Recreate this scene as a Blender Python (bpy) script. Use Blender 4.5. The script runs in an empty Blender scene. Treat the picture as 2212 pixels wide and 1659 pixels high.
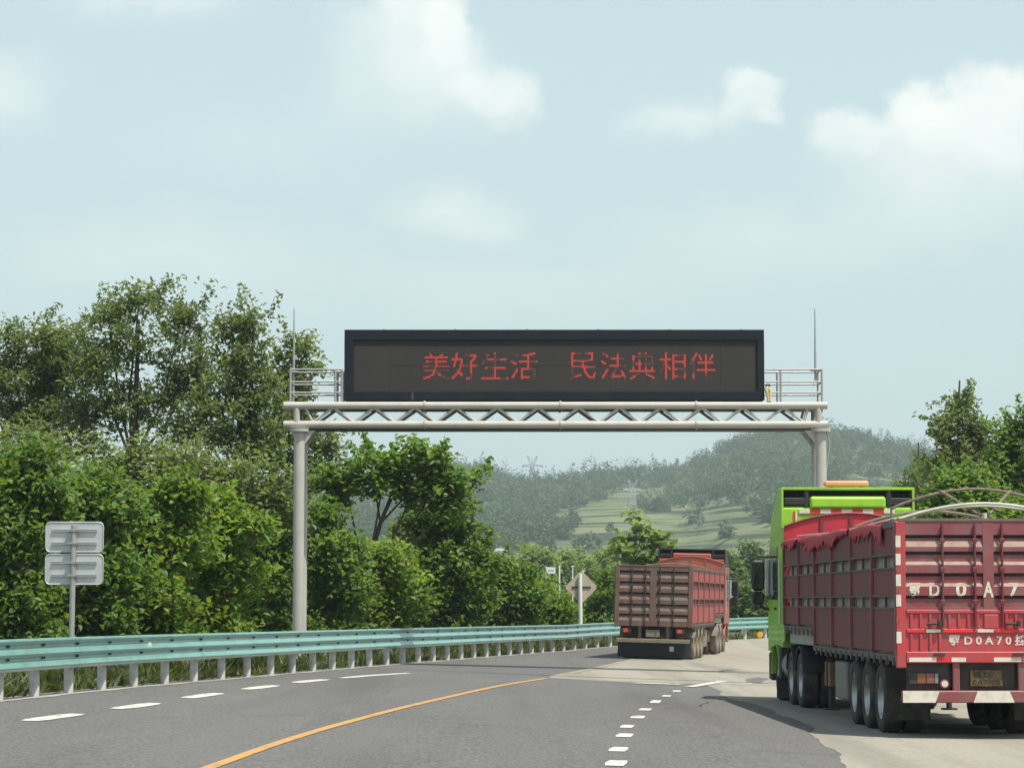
import bpy, math, random
import numpy as np
from mathutils import Vector, Matrix, Euler
R = math.radians
random.seed(7); rng = np.random.default_rng(7)
SC = bpy.context.scene; COL = SC.collection

# ------------------------------------------------------------------ camera
F = 5890.0; CAMH = 1.75; PITCH = math.atan((1300 - 829.5) / F)
cd = bpy.data.cameras.new('camera'); cam = bpy.data.objects.new('camera', cd); COL.objects.link(cam)
cam.location = (0, 0, CAMH); cam.rotation_euler = (math.pi / 2 + PITCH, 0, 0)
cd.sensor_width = 36; cd.lens = 36 * F / 2212; cd.clip_start = 0.3; cd.clip_end = 20000
SC.camera = cam

def ray(x, y):
    u = (x - 1106) / F; v = (829.5 - y) / F
    return u, math.cos(PITCH) - v * math.sin(PITCH), math.sin(PITCH) + v * math.cos(PITCH)
def at(x, y, Y):
    u, w, p = ray(x, y); s = Y / w
    return Vector((s * u, Y, CAMH + s * p))

# ------------------------------------------------------------------ sun, sky, exposure
SUN = Vector((0.33, -0.28, 0.93)).normalized()
sl = bpy.data.lights.new('sun', 'SUN'); sl.energy = 5.0; sl.angle = R(0.53); sl.color = (1.0, 0.94, 0.84)
so = bpy.data.objects.new('sun', sl); COL.objects.link(so)
so.rotation_euler = (-SUN).to_track_quat('-Z', 'Y').to_euler()
SC.view_settings.view_transform = 'Standard'; SC.view_settings.look = 'None'
SC.view_settings.exposure = 0.2; SC.view_settings.gamma = 1
SC.cycles.max_bounces = 6; SC.cycles.diffuse_bounces = 3; SC.cycles.transmission_bounces = 4
SC.cycles.volume_bounces = 0; SC.cycles.use_denoising = True; SC.cycles.caustics_reflective = False
SC.cycles.sample_clamp_indirect = 4

CLOUDS = [  # centre and radii in the photograph, strength, edge softness
    (915, -5, 130, 120, .78, .6), (968, 70, 78, 100, .72, .45), (850, 60, 210, 125, .52, 1.), (950, 140, 170, 125, .6, .7),
    (1060, 205, 140, 82, .58, .65), (900, 220, 330, 160, .42, 1.), (1115, 240, 85, 62, .5, .6), (800, 130, 160, 120, .3, 1.),
    (330, -25, 330, 125, .66, 1.), (-20, 215, 210, 165, .56, 1.), (960, 465, 200, 100, .44, .9), (1070, 505, 150, 75, .34, 1.),
    (1625, 222, 82, 80, .66, .5), (1662, 262, 55, 34, .45, .8), (1495, 262, 140, 76, .48, .8), (1400, 290, 130, 66, .28, 1.),
    (2165, 245, 165, 140, .88, .45), (2060, 270, 155, 110, .78, .5), (1985, 265, 110, 95, .72, .5), (1835, 292, 120, 76, .62, .6),
    (2180, 335, 280, 150, .66, 1.), (1960, 355, 270, 150, .5, 1.), (2050, 460, 360, 190, .36, 1.), (350, 570, 560, 170, .3, 1.),
    (1650, 530, 520, 150, .26, 1.), (1100, 640, 760, 140, .2, 1.), (560, 330, 420, 160, .14, 1.)]

def build_world():
    w = bpy.data.worlds.new('World'); SC.world = w; w.use_nodes = True
    nt = w.node_tree; N = nt.nodes; L = nt.links; N.clear()
    out = N.new('ShaderNodeOutputWorld'); bg = N.new('ShaderNodeBackground'); L.new(bg.outputs[0], out.inputs[0])
    sky = N.new('ShaderNodeTexSky'); sky.sky_type = 'NISHITA'; sky.sun_disc = False
    sky.sun_elevation = math.asin(SUN.z); sky.sun_rotation = math.atan2(SUN.x, SUN.y)
    sky.air_density = 1.3; sky.dust_density = 3.0; sky.ozone_density = 1.2
    bg.inputs[1].default_value = 0.1
    def math_(op, a, b=None, c=None, clamp=False):
        n = N.new('ShaderNodeMath'); n.operation = op; n.use_clamp = clamp
        for i, v in enumerate((a, b, c)):
            if v is None: continue
            if isinstance(v, (int, float)): n.inputs[i].default_value = v
            else: L.new(v, n.inputs[i])
        return n.outputs[0]
    tc = N.new('ShaderNodeTexCoord'); sep = N.new('ShaderNodeSeparateXYZ'); L.new(tc.outputs['Generated'], sep.inputs[0])
    yy = math_('MAXIMUM', sep.outputs[1], 0.05)
    u = math_('DIVIDE', sep.outputs[0], yy); v = math_('DIVIDE', sep.outputs[2], yy)
    comb = N.new('ShaderNodeCombineXYZ'); L.new(u, comb.inputs[0]); L.new(v, comb.inputs[1])
    nz = N.new('ShaderNodeTexNoise'); nz.noise_dimensions = '2D'; nz.inputs['Scale'].default_value = 42; nz.inputs['Detail'].default_value = 7
    nz.inputs['Roughness'].default_value = .58
    L.new(comb.outputs[0], nz.inputs['Vector'])
    sub = N.new('ShaderNodeVectorMath'); sub.operation = 'SUBTRACT'; L.new(nz.outputs['Color'], sub.inputs[0]); sub.inputs[1].default_value = (.5, .5, .5)
    scl = N.new('ShaderNodeVectorMath'); scl.operation = 'SCALE'; L.new(sub.outputs[0], scl.inputs[0]); scl.inputs['Scale'].default_value = 0.02
    add = N.new('ShaderNodeVectorMath'); L.new(comb.outputs[0], add.inputs[0]); L.new(scl.outputs[0], add.inputs[1])
    inv = None
    for (cx, cy, rx, ry, st, soft) in CLOUDS:
        a, b, c = ray(cx, cy); cu, cv = a / b, c / b
        s = N.new('ShaderNodeVectorMath'); s.operation = 'SUBTRACT'; L.new(add.outputs[0], s.inputs[0]); s.inputs[1].default_value = (cu, cv, 0)
        d = N.new('ShaderNodeVectorMath'); d.operation = 'MULTIPLY'; L.new(s.outputs[0], d.inputs[0]); d.inputs[1].default_value = (F / rx, F / ry, 0)
        ln = N.new('ShaderNodeVectorMath'); ln.operation = 'LENGTH'; L.new(d.outputs[0], ln.inputs[0])
        mr = N.new('ShaderNodeMapRange'); mr.interpolation_type = 'SMOOTHSTEP'
        L.new(ln.outputs['Value'], mr.inputs[0]); mr.inputs[1].default_value = 1.0; mr.inputs[2].default_value = 1.0 - soft
        mr.inputs[3].default_value = 0; mr.inputs[4].default_value = st
        sp = N.new('ShaderNodeSeparateXYZ'); L.new(d.outputs[0], sp.inputs[0])
        bf = N.new('ShaderNodeMapRange'); bf.interpolation_type = 'SMOOTHSTEP'; L.new(sp.outputs[1], bf.inputs[0])
        bf.inputs[1].default_value = -1.0; bf.inputs[2].default_value = .35; bf.inputs[3].default_value = .1; bf.inputs[4].default_value = 1
        m = math_('MULTIPLY', mr.outputs[0], bf.outputs[0])
        one = math_('SUBTRACT', 1.0, m)
        inv = one if inv is None else math_('MULTIPLY', inv, one)
    dens = math_('SUBTRACT', 1.0, inv, clamp=True)
    fine = N.new('ShaderNodeTexNoise'); fine.noise_dimensions = '2D'; fine.inputs['Scale'].default_value = 26; fine.inputs['Detail'].default_value = 5
    L.new(comb.outputs[0], fine.inputs['Vector'])
    fm = N.new('ShaderNodeMapRange'); L.new(fine.outputs['Fac'], fm.inputs[0]); fm.inputs[1].default_value = .3; fm.inputs[2].default_value = .7
    fm.inputs[3].default_value = .82; fm.inputs[4].default_value = 1.05
    dens = math_('MULTIPLY', dens, fm.outputs[0], clamp=True)
    veil = N.new('ShaderNodeMix'); veil.data_type = 'RGBA'; vf = N.new('ShaderNodeMapRange'); vf.interpolation_type = 'SMOOTHSTEP'; L.new(sep.outputs[2], vf.inputs[0]); vf.inputs[1].default_value = .15; vf.inputs[2].default_value = .75; vf.inputs[3].default_value = .75; vf.inputs[4].default_value = .3; L.new(vf.outputs[0], veil.inputs[0])
    L.new(sky.outputs[0], veil.inputs[6]); veil.inputs[7].default_value = VEIL
    cl = N.new('ShaderNodeMix'); cl.data_type = 'RGBA'; L.new(dens, cl.inputs[0]); L.new(veil.outputs[2], cl.inputs[6])
    cl.inputs[7].default_value = CLOUDCOL
    L.new(cl.outputs[2], bg.inputs[0])
VEIL = (6.15, 7.85, 8.05, 1); CLOUDCOL = (9.0, 9.35, 8.95, 1)
build_world()

# ------------------------------------------------------------------ materials
MATS = {}
def mat(name, col, rough=.6, metal=0., col2=None, scale=4., detail=5., mixr=(.35, .7), bump=0., bscale=None, spec=.5,
        dirt=None, dscale=1.5, dr=(.5, .75), damt=.8, emit=None, stretch=None, coat=0., streak=None):
    m = bpy.data.materials.new(name); m.use_nodes = True; nt = m.node_tree; N = nt.nodes; L = nt.links
    p = N['Principled BSDF']; p.inputs['Roughness'].default_value = rough; p.inputs['Metallic'].default_value = metal
    p.inputs['Specular IOR Level'].default_value = spec; p.inputs['Coat Weight'].default_value = coat
    tc = N.new('ShaderNodeTexCoord'); vec = tc.outputs['Object']
    if stretch:
        mp = N.new('ShaderNodeMapping'); mp.inputs['Scale'].default_value = stretch; L.new(vec, mp.inputs[0]); vec = mp.outputs[0]
    def noise(s, d, r=.55):
        n = N.new('ShaderNodeTexNoise'); n.inputs['Scale'].default_value = s; n.inputs['Detail'].default_value = d
        n.inputs['Roughness'].default_value = r; L.new(vec, n.inputs['Vector']); return n.outputs['Fac']
    def mix(fac, a, b):
        n = N.new('ShaderNodeMix'); n.data_type = 'RGBA'; L.new(fac, n.inputs[0])
        for i, v in ((6, a), (7, b)):
            if isinstance(v, tuple): n.inputs[i].default_value = (*v[:3], 1)
            else: L.new(v, n.inputs[i])
        return n.outputs[2]
    def rng_(fac, a, b, hi=1.):
        n = N.new('ShaderNodeMapRange'); L.new(fac, n.inputs[0]); n.inputs[1].default_value = a; n.inputs[2].default_value = b; n.inputs[4].default_value = hi
        return n.outputs[0]
    c = tuple(col)
    if col2: c = mix(rng_(noise(scale, detail), *mixr), c, tuple(col2))
    if dirt: c = mix(rng_(noise(dscale, 8, .65), dr[0], dr[1], damt), c, tuple(dirt))
    if streak:      # (colour, mapping scale, low, high, amount)
        m2 = N.new('ShaderNodeMapping'); m2.inputs['Scale'].default_value = streak[1]; L.new(tc.outputs['Object'], m2.inputs[0]); keep = vec; vec = m2.outputs[0]
        c = mix(rng_(noise(1., 5, .6), streak[2], streak[3], streak[4]), c, tuple(streak[0])); vec = keep
    if isinstance(c, tuple): p.inputs['Base Color'].default_value = (*c, 1)
    else: L.new(c, p.inputs['Base Color'])
    if bump:
        b = N.new('ShaderNodeBump'); b.inputs['Strength'].default_value = bump; b.inputs['Distance'].default_value = .02
        L.new(noise(bscale or scale * 4, 6), b.inputs['Height']); L.new(b.outputs[0], p.inputs['Normal'])
    if emit:
        p.inputs['Emission Color'].default_value = (*emit[:3], 1); p.inputs['Emission Strength'].default_value = emit[3]
    MATS[name] = m; return m

def leaf_mat(name, cols, trans=.5, nscale=.9, lo=.7, hi=1.3):
    m = bpy.data.materials.new(name); m.use_nodes = True; nt = m.node_tree; N = nt.nodes; L = nt.links; N.clear()
    out = N.new('ShaderNodeOutputMaterial'); geo = N.new('ShaderNodeNewGeometry'); rp = N.new('ShaderNodeValToRGB')
    L.new(geo.outputs['Random Per Island'], rp.inputs[0]); e = rp.color_ramp.elements
    while len(e) < len(cols): e.new(.5)
    for i, c in enumerate(cols): e[i].position = i / (len(cols) - 1); e[i].color = (*c, 1)
    tc = N.new('ShaderNodeTexCoord'); nz = N.new('ShaderNodeTexNoise'); nz.inputs['Scale'].default_value = nscale; nz.inputs['Detail'].default_value = 3
    L.new(tc.outputs['Object'], nz.inputs['Vector'])
    mr = N.new('ShaderNodeMapRange'); L.new(nz.outputs['Fac'], mr.inputs[0]); mr.inputs[1].default_value = .3; mr.inputs[2].default_value = .7
    mr.inputs[3].default_value = lo; mr.inputs[4].default_value = hi
    sc = N.new('ShaderNodeVectorMath'); sc.operation = 'SCALE'; L.new(rp.outputs[0], sc.inputs[0]); L.new(mr.outputs[0], sc.inputs['Scale'])
    p = N.new('ShaderNodeBsdfPrincipled'); p.inputs['Roughness'].default_value = .5; p.inputs['Specular IOR Level'].default_value = .35
    L.new(sc.outputs[0], p.inputs['Base Color'])
    t = N.new('ShaderNodeBsdfTranslucent'); ml = N.new('ShaderNodeVectorMath'); ml.operation = 'MULTIPLY'; L.new(sc.outputs[0], ml.inputs[0])
    ml.inputs[1].default_value = (1.5, 1.5, .6); L.new(ml.outputs[0], t.inputs[0])
    mx = N.new('ShaderNodeMixShader'); mx.inputs[0].default_value = trans; L.new(p.outputs[0], mx.inputs[1]); L.new(t.outputs[0], mx.inputs[2])
    L.new(mx.outputs[0], out.inputs[0]); MATS[name] = m; return m

mat('asphalt', (.098, .097, .094), .88, col2=(.148, .145, .14), scale=22, detail=3, mixr=(.4, .66), bump=.4, bscale=60, dirt=(.165, .16, .15), dscale=.35, dr=(.42, .72), damt=.5, spec=.25, stretch=(1, .22, 1), streak=((.075, .073, .07), (.75, .03, 1), .5, .72, .5))
mat('concrete', (.27, .25, .205), .88, col2=(.33, .308, .258), scale=14, detail=3, bump=.2, bscale=40, dirt=(.19, .175, .15), dscale=.5, dr=(.45, .8), damt=.4, spec=.25, stretch=(1, .3, 1), streak=((.155, .145, .125), (.8, .035, 1), .45, .72, .75))
mat('paint_white', (.54, .525, .475), .8, col2=(.26, .25, .235), scale=7, detail=8, mixr=(.48, .72), stretch=(1, .5, 1))
mat('paint_yellow', (.50, .26, .065), .75, col2=(.24, .19, .13), scale=7, detail=8, mixr=(.46, .7), stretch=(1, .5, 1))
mat('paint_yellow_worn', (.36, .27, .14), .8, col2=(.27, .24, .19), scale=3, mixr=(.35, .6))
mat('joint_seal', (.03, .03, .032), .8)
mat('kerb_stone', (.36, .34, .3), .9, col2=(.22, .21, .18), scale=2, bump=.4, bscale=30)
mat('soil', (.05, .06, .025), .95, col2=(.09, .075, .045), scale=.6, bump=.6, bscale=8)
mat('grass', (.07, .10, .028), .8, col2=(.12, .12, .05), scale=1.2)
mat('teal_rail', (.165, .375, .32), .32, col2=(.14, .33, .285), scale=1.5, dirt=(.13, .19, .16), dscale=1.2, dr=(.48, .78), damt=.6, stretch=(1, 1, 2), coat=.4, streak=((.11, .17, .145), (1.2, 1.2, 5), .52, .72, .55))
mat('galv', (.42, .42, .40), .45, metal=.35, col2=(.34, .34, .33), scale=7, dirt=(.3, .25, .2), dscale=3, dr=(.58, .8), damt=.6)
mat('post_paint', (.55, .54, .52), .55, col2=(.42, .40, .38), scale=9, dirt=(.30, .24, .17), dscale=5, dr=(.5, .75), damt=.6)
mat('gantry_paint', (.46, .45, .405), .45, col2=(.40, .385, .345), scale=2.5, dirt=(.27, .23, .18), dscale=2, dr=(.6, .85), damt=.5)
mat('alu', (.62, .63, .62), .42, metal=.4, col2=(.5, .51, .51), scale=3, dirt=(.38, .36, .32), dscale=4, dr=(.55, .8), damt=.4)
mat('cabinet_dark', (.013, .018, .027), .75, col2=(.018, .022, .03), scale=3, spec=.15, dirt=(.035, .035, .035), dscale=1.2, dr=(.5, .8), damt=.5)
mat('led_panel', (.048, .045, .044), .8, col2=(.055, .051, .048), scale=1.2, spec=.12)
mat('led_red', (.2, .02, .015), .5, emit=(.8, .07, .05, .6))
mat('led_dim', (.16, .06, .04), .5, emit=(.5, .12, .08, .16))
mat('white_sign', (.75, .75, .72), .5, dirt=(.5, .48, .42), dscale=3, dr=(.5, .8), damt=.5)
mat('sign_back', (.52, .45, .34), .6, metal=.1, col2=(.44, .39, .3), scale=5)
mat('orange', (.80, .26, .12), .5, col2=(.75, .34, .2), scale=4)
mat('amber', (.8, .42, .03), .35)
mat('cream_cable', (.7, .55, .28), .6, col2=(.5, .38, .2), scale=20)
# truck materials
mat('maroon', (.185, .02, .033), .5, col2=(.14, .02, .03), scale=2, dirt=(.10, .05, .05), dscale=1.6, dr=(.5, .78), damt=.6, stretch=(1, 2.5, .3), bump=.25, bscale=1.5, streak=((.14, .085, .08), (9, 9, .6), .54, .72, .65))
mat('gate_red', (.26, .052, .066), .5, col2=(.22, .048, .058), scale=2.5, dirt=(.25, .155, .14), dscale=1.3, dr=(.42, .66), damt=.7, bump=.2, bscale=3, streak=((.16, .1, .085), (7, 7, .5), .52, .72, .7))
mat('bright_red', (.50, .05, .06), .45, col2=(.42, .05, .06), scale=3, dirt=(.33, .13, .115), dscale=2.5, dr=(.46, .7), damt=.65, bump=.15, bscale=4, streak=((.25, .11, .09), (9, 9, .8), .54, .74, .7))
mat('ledge_highlight', (.42, .31, .265), .9, col2=(.33, .2, .17), scale=9)  # cream sunlit highlight painted along the near truck's gate ledges
mat('dust_and_highlight', (.20, .155, .125), .8, col2=(.15, .10, .09), scale=5)  # dust on the gate top, also the far truck's painted ledge highlight
mat('grey_frame', (.13, .12, .105), .7, col2=(.09, .075, .065), scale=6)
mat('cargo_grey', (.42, .40, .36), .9, col2=(.32, .30, .27), scale=3)
mat('reflect_white', (.70, .67, .58), .5, dirt=(.42, .34, .27), dscale=6, dr=(.48, .76), damt=.75)
mat('reflect_red', (.75, .03, .03), .35)
mat('letter_cream', (.72, .68, .55), .6, dirt=(.4, .25, .2), dscale=9, dr=(.5, .75), damt=.6)
mat('letter_pink', (.72, .58, .54), .6, dirt=(.5, .24, .22), dscale=9, dr=(.5, .75), damt=.7)
mat('lime', (.31, .60, .03), .38, col2=(.27, .54, .035), scale=2, coat=.2, dirt=(.17, .27, .07), dscale=2, dr=(.48, .78), damt=.6, streak=((.16, .2, .09), (8, 8, .6), .54, .74, .6))
mat('black_plastic', (.018, .019, .021), .5, col2=(.03, .03, .03), scale=5)
mat('rubber', (.022, .022, .022), .85, col2=(.05, .045, .04), scale=4, dirt=(.13, .11, .085), dscale=5, dr=(.45, .75), damt=.6)
mat('rim', (.45, .46, .46), .4, metal=.5, dirt=(.2, .16, .12), dscale=5, dr=(.45, .7), damt=.8)
mat('chassis', (.03, .028, .028), .7, col2=(.06, .05, .045), scale=5)
mat('glass_dark', (.015, .02, .022), .08, spec=.7)
mat('tank', (.3, .31, .31), .4, metal=.5, dirt=(.16, .13, .1), dscale=4, dr=(.4, .7), damt=.7)
mat('toolbox', (.22, .22, .2), .6, dirt=(.12, .1, .08), dscale=3, dr=(.4, .7), damt=.6)
mat('wood', (.25, .14, .07), .8, col2=(.16, .09, .05), scale=6)
mat('plate_yellow', (.17, .115, .03), .7, col2=(.07, .05, .03), scale=14, mixr=(.4, .6))
mat('plate_ink', (.03, .025, .02), .7)
mat('lamp_red', (.6, .05, .02), .3, emit=(.9, .1, .03, .1))
mat('lamp_amber', (.22, .09, .03), .4)
mat('tarp_red', (.48, .02, .04), .55, col2=(.36, .02, .035), scale=3, dirt=(.25, .05, .05), dscale=4, dr=(.55, .8), damt=.5)
mat('bow_brown', (.13, .105, .075), .7, col2=(.22, .18, .13), scale=8)
mat('bow_pale', (.52, .53, .44), .6, col2=(.4, .42, .34), scale=6)
mat('rust_gate', (.165, .062, .05), .7, col2=(.13, .068, .055), scale=3, dirt=(.15, .11, .088), dscale=1.3, dr=(.38, .58), damt=.9, streak=((.19, .14, .115), (6, 6, .7), .52, .7, .8))
mat('rust_side', (.36, .05, .042), .55, col2=(.29, .055, .047), scale=3, dirt=(.22, .11, .09), dscale=1.5, dr=(.46, .72), damt=.7, streak=((.21, .13, .1), (6, 6, .5), .52, .72, .7))
mat('cab_orange', (.40, .085, .055), .5, col2=(.34, .08, .055), scale=2, dirt=(.25, .16, .125), dscale=1.6, dr=(.45, .7), damt=.75)
mat('mud_beige', (.25, .215, .165), .9, col2=(.17, .145, .11), scale=4, bump=.3)
mat('flap_navy', (.020, .024, .032), .7)
mat('bark', (.07, .055, .04), .9, col2=(.11, .09, .07), scale=6, bump=.6)
mat('bark_pale', (.16, .14, .115), .9, col2=(.1, .08, .06), scale=6, bump=.5)
mat('tower_steel', (.24, .26, .29), .5)
mat('tower_pale', (.42, .44, .44), .5)
mat('house_white', (.8, .8, .78), .7, col2=(.7, .7, .68), scale=2)
mat('roof_grey', (.3, .3, .3), .7)
leaf_mat('leaf_bright', [(0.111, 0.206, 0.044), (0.156, 0.266, 0.055), (0.221, 0.325, 0.061), (0.085, 0.177, 0.05), (0.325, 0.33, 0.066)])
leaf_mat('leaf_mid', [(0.098, 0.188, 0.054), (0.133, 0.237, 0.066), (0.182, 0.288, 0.072), (0.084, 0.169, 0.054), (0.238, 0.275, 0.078)])
leaf_mat('leaf_dark', [(0.133, 0.195, 0.088), (0.168, 0.234, 0.1), (0.217, 0.28, 0.119), (0.119, 0.169, 0.081), (0.252, 0.247, 0.144)])
leaf_mat('leaf_pale', [(.17, .26, .11), (.22, .31, .125), (.27, .36, .13), (.14, .22, .10), (.3, .33, .15)])
leaf_mat('leaf_far', [(0.09, 0.161, 0.066), (0.126, 0.201, 0.077), (0.108, 0.178, 0.072), (0.168, 0.218, 0.088)], .3)
leaf_mat('grass_blade', [(.055, .09, .022), (.08, .11, .03), (.12, .12, .045), (.05, .075, .02)], .35)

# ------------------------------------------------------------------ object helpers
def tag(o, label=None, cat=None, group=None, kind=None):
    for k, v in (('label', label), ('category', cat), ('group', group), ('kind', kind)):
        if v: o[k] = v
    return o
def empty(name, loc=(0, 0, 0), rot=(0, 0, 0), parent=None):
    o = bpy.data.objects.new(name, None); COL.objects.link(o); o.location = loc; o.rotation_euler = rot
    o.empty_display_size = .3
    if parent: o.parent = parent
    return o
def link(name, me, parent=None, loc=None, rot=None):
    o = bpy.data.objects.new(name, me); COL.objects.link(o)
    if parent: o.parent = parent
    if loc is not None: o.location = loc
    if rot is not None: o.rotation_euler = rot
    return o

class MB:
    """Collects shapes and links them as one mesh object."""
    def __init__(s): s.v = []; s.f = []; s.m = []; s.sm = []; s.mats = []
    def mi(s, m):
        if m not in s.mats: s.mats.append(m)
        return s.mats.index(m)
    def add(s, vs, fs, m, smooth=False):
        b = len(s.v); i = s.mi(m); s.v += [tuple(v) for v in vs]
        for f in fs: s.f.append(tuple(b + k for k in f)); s.m.append(i); s.sm.append(smooth)
        return s
    def box(s, x0, x1, y0, y1, z0, z1, m):
        vs = [(x, y, z) for z in (z0, z1) for y in (y0, y1) for x in (x0, x1)]
        return s.add(vs, [(0, 2, 3, 1), (4, 5, 7, 6), (0, 1, 5, 4), (2, 6, 7, 3), (0, 4, 6, 2), (1, 3, 7, 5)], m)
    def bbox(s, x0, x1, y0, y1, z0, z1, m, c=.012):
        """box with chamfered edges"""
        c = min(c, (x1 - x0) * .4, (y1 - y0) * .4, (z1 - z0) * .4)
        vs = []; X = (x0, x1); Y = (y0, y1); Z = (z0, z1)
        sg = (1, -1)
        for k in range(8):
            i, j, l = k & 1, (k >> 1) & 1, (k >> 2) & 1
            x, y, z = X[i], Y[j], Z[l]; a, b, d = sg[i] * c, sg[j] * c, sg[l] * c
            vs += [(x, y + b, z + d), (x + a, y, z + d), (x + a, y + b, z)]
        fs = []
        def q(ks, ax): fs.append(tuple(k * 3 + ax for k in ks))
        q((0, 4, 6, 2), 0); q((1, 3, 7, 5), 0); q((0, 1, 5, 4), 1); q((2, 6, 7, 3), 1); q((0, 2, 3, 1), 2); q((4, 5, 7, 6), 2)
        def e(k1, k2, a, b): fs.append((k1 * 3 + a, k2 * 3 + a, k2 * 3 + b, k1 * 3 + b))
        for k1, k2 in ((0, 1), (2, 3), (4, 5), (6, 7)): e(k1, k2, 1, 2)
        for k1, k2 in ((0, 2), (1, 3), (4, 6), (5, 7)): e(k1, k2, 0, 2)
        for k1, k2 in ((0, 4), (1, 5), (2, 6), (3, 7)): e(k1, k2, 0, 1)
        for k in range(8): fs.append((k * 3, k * 3 + 1, k * 3 + 2))
        return s.add(vs, fs, m)
    def tube(s, pts, rad, m, n=8, cap=True, smooth=True):
        pts = [Vector(p) for p in pts]
        if isinstance(rad, (int, float)): rad = [rad] * len(pts)
        vs = []; up = None
        for i, p in enumerate(pts):
            t = (pts[min(i + 1, len(pts) - 1)] - pts[max(i - 1, 0)])
            if t.length < 1e-9: t = Vector((0, 0, 1))
            t.normalize()
            if up is None:
                up = Vector((0, 0, 1)) if abs(t.z) < .9 else Vector((0, 1, 0))
            a = t.cross(up)
            if a.length < 1e-5: a = t.cross(Vector((1, 0, 0)))
            a.normalize(); b = a.cross(t).normalized(); up = b
            for k in range(n):
                an = 2 * math.pi * k / n; vs.append(p + (a * math.cos(an) + b * math.sin(an)) * rad[i])
        fs = []
        for i in range(len(pts) - 1):
            for k in range(n):
                k2 = (k + 1) % n; fs.append((i * n + k, (i + 1) * n + k, (i + 1) * n + k2, i * n + k2))
        s.add(vs, fs, m, smooth)
        if cap:
            L = (len(pts) - 1) * n
            s.add([vs[k] for k in range(n)], [tuple(range(n))], m); s.add([vs[L + k] for k in range(n)], [tuple(reversed(range(n)))], m)
        return s
    def prism(s, prof, x0, x1, m, axis='x', smooth=False):
        """profile of (a,b) extruded; axis x: (y,z); axis y: (x,z); axis z: (x,y)"""
        n = len(prof)
        def P(t, a, b): return {'x': (t, a, b), 'y': (a, t, b), 'z': (a, b, t)}[axis]
        vs = [P(x0, a, b) for a, b in prof] + [P(x1, a, b) for a, b in prof]
        fs = [(i, (i + 1) % n, n + (i + 1) % n, n + i) for i in range(n)] + [tuple(reversed(range(n))), tuple(range(n, 2 * n))]
        return s.add(vs, fs, m, smooth)
    def lathe(s, prof, m, n=28, axis='x', c=(0, 0, 0), smooth=True):
        """profile of (t, r) turned round an axis"""
        vs = []
        for k in range(n):
            a = 2 * math.pi * k / n; ca, sa = math.cos(a), math.sin(a)
            for t, r in prof:
                d = {'x': (t, r * ca, r * sa), 'z': (r * ca, r * sa, t), 'y': (r * ca, t, r * sa)}[axis]
                vs.append((c[0] + d[0], c[1] + d[1], c[2] + d[2]))
        q = len(prof); fs = []
        for k in range(n):
            k2 = (k + 1) % n
            for i in range(q - 1): fs.append((k * q + i, k2 * q + i, k2 * q + i + 1, k * q + i + 1))
        return s.add(vs, fs, m, smooth)
    def mesh(s, name):
        me = bpy.data.meshes.new(name); me.from_pydata(s.v, [], s.f)
        for m in s.mats: me.materials.append(MATS[m])
        me.polygons.foreach_set('material_index', s.m); me.polygons.foreach_set('use_smooth', s.sm)
        me.update(); return me
    def build(s, name, parent=None, loc=None, rot=None, bevel=0):
        me = s.mesh(name)
        import bmesh
        bm = bmesh.new(); bm.from_mesh(me); bmesh.ops.recalc_face_normals(bm, faces=bm.faces); bm.to_mesh(me); bm.free()
        o = link(name, me, parent, loc, rot)
        if bevel:
            b = o.modifiers.new('bevel', 'BEVEL'); b.width = bevel; b.segments = 2; b.limit_method = 'ANGLE'
        return o

def np_mesh(name, V, faces, matname, smooth=False):
    """faces: (n,k) int array"""
    me = bpy.data.meshes.new(name); k = faces.shape[1]; n = len(faces)
    me.vertices.add(len(V)); me.vertices.foreach_set('co', np.asarray(V, dtype=np.float32).ravel())
    me.loops.add(n * k); me.loops.foreach_set('vertex_index', faces.astype(np.int32).ravel())
    me.polygons.add(n); me.polygons.foreach_set('loop_start', np.arange(0, n * k, k, dtype=np.int32))
    try: me.polygons.foreach_set('loop_total', np.full(n, k, dtype=np.int32))
    except Exception: pass
    me.polygons.foreach_set('use_smooth', np.full(n, smooth, dtype=bool))
    me.materials.append(MATS[matname]); me.update(calc_edges=True); me.validate(); return me

def text_mesh(body, size=1.0, ext=.004, m='letter_cream', stretch=1.0, bold=0.):
    cu = bpy.data.curves.new('lettering', 'FONT'); cu.body = body; cu.size = size; cu.extrude = ext; cu.offset = bold; cu.resolution_u = 3
    ob = bpy.data.objects.new('tmp', cu); COL.objects.link(ob)
    dg = bpy.context.evaluated_depsgraph_get(); dg.update()
    me = bpy.data.meshes.new_from_object(ob.evaluated_get(dg)); bpy.data.objects.remove(ob)
    n = len(me.vertices); co = np.empty(n * 3, dtype=np.float32); me.vertices.foreach_get('co', co); co = co.reshape(-1, 3)
    lo, hi = co.min(0), co.max(0); c = (lo + hi) / 2
    P = np.stack([(co[:, 0] - c[0]) * stretch, -co[:, 2], co[:, 1] - c[1]], 1)
    me.vertices.foreach_set('co', P.ravel().astype(np.float32)); me.materials.clear(); me.materials.append(MATS[m]); me.update()
    return me, (hi - lo)

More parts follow.
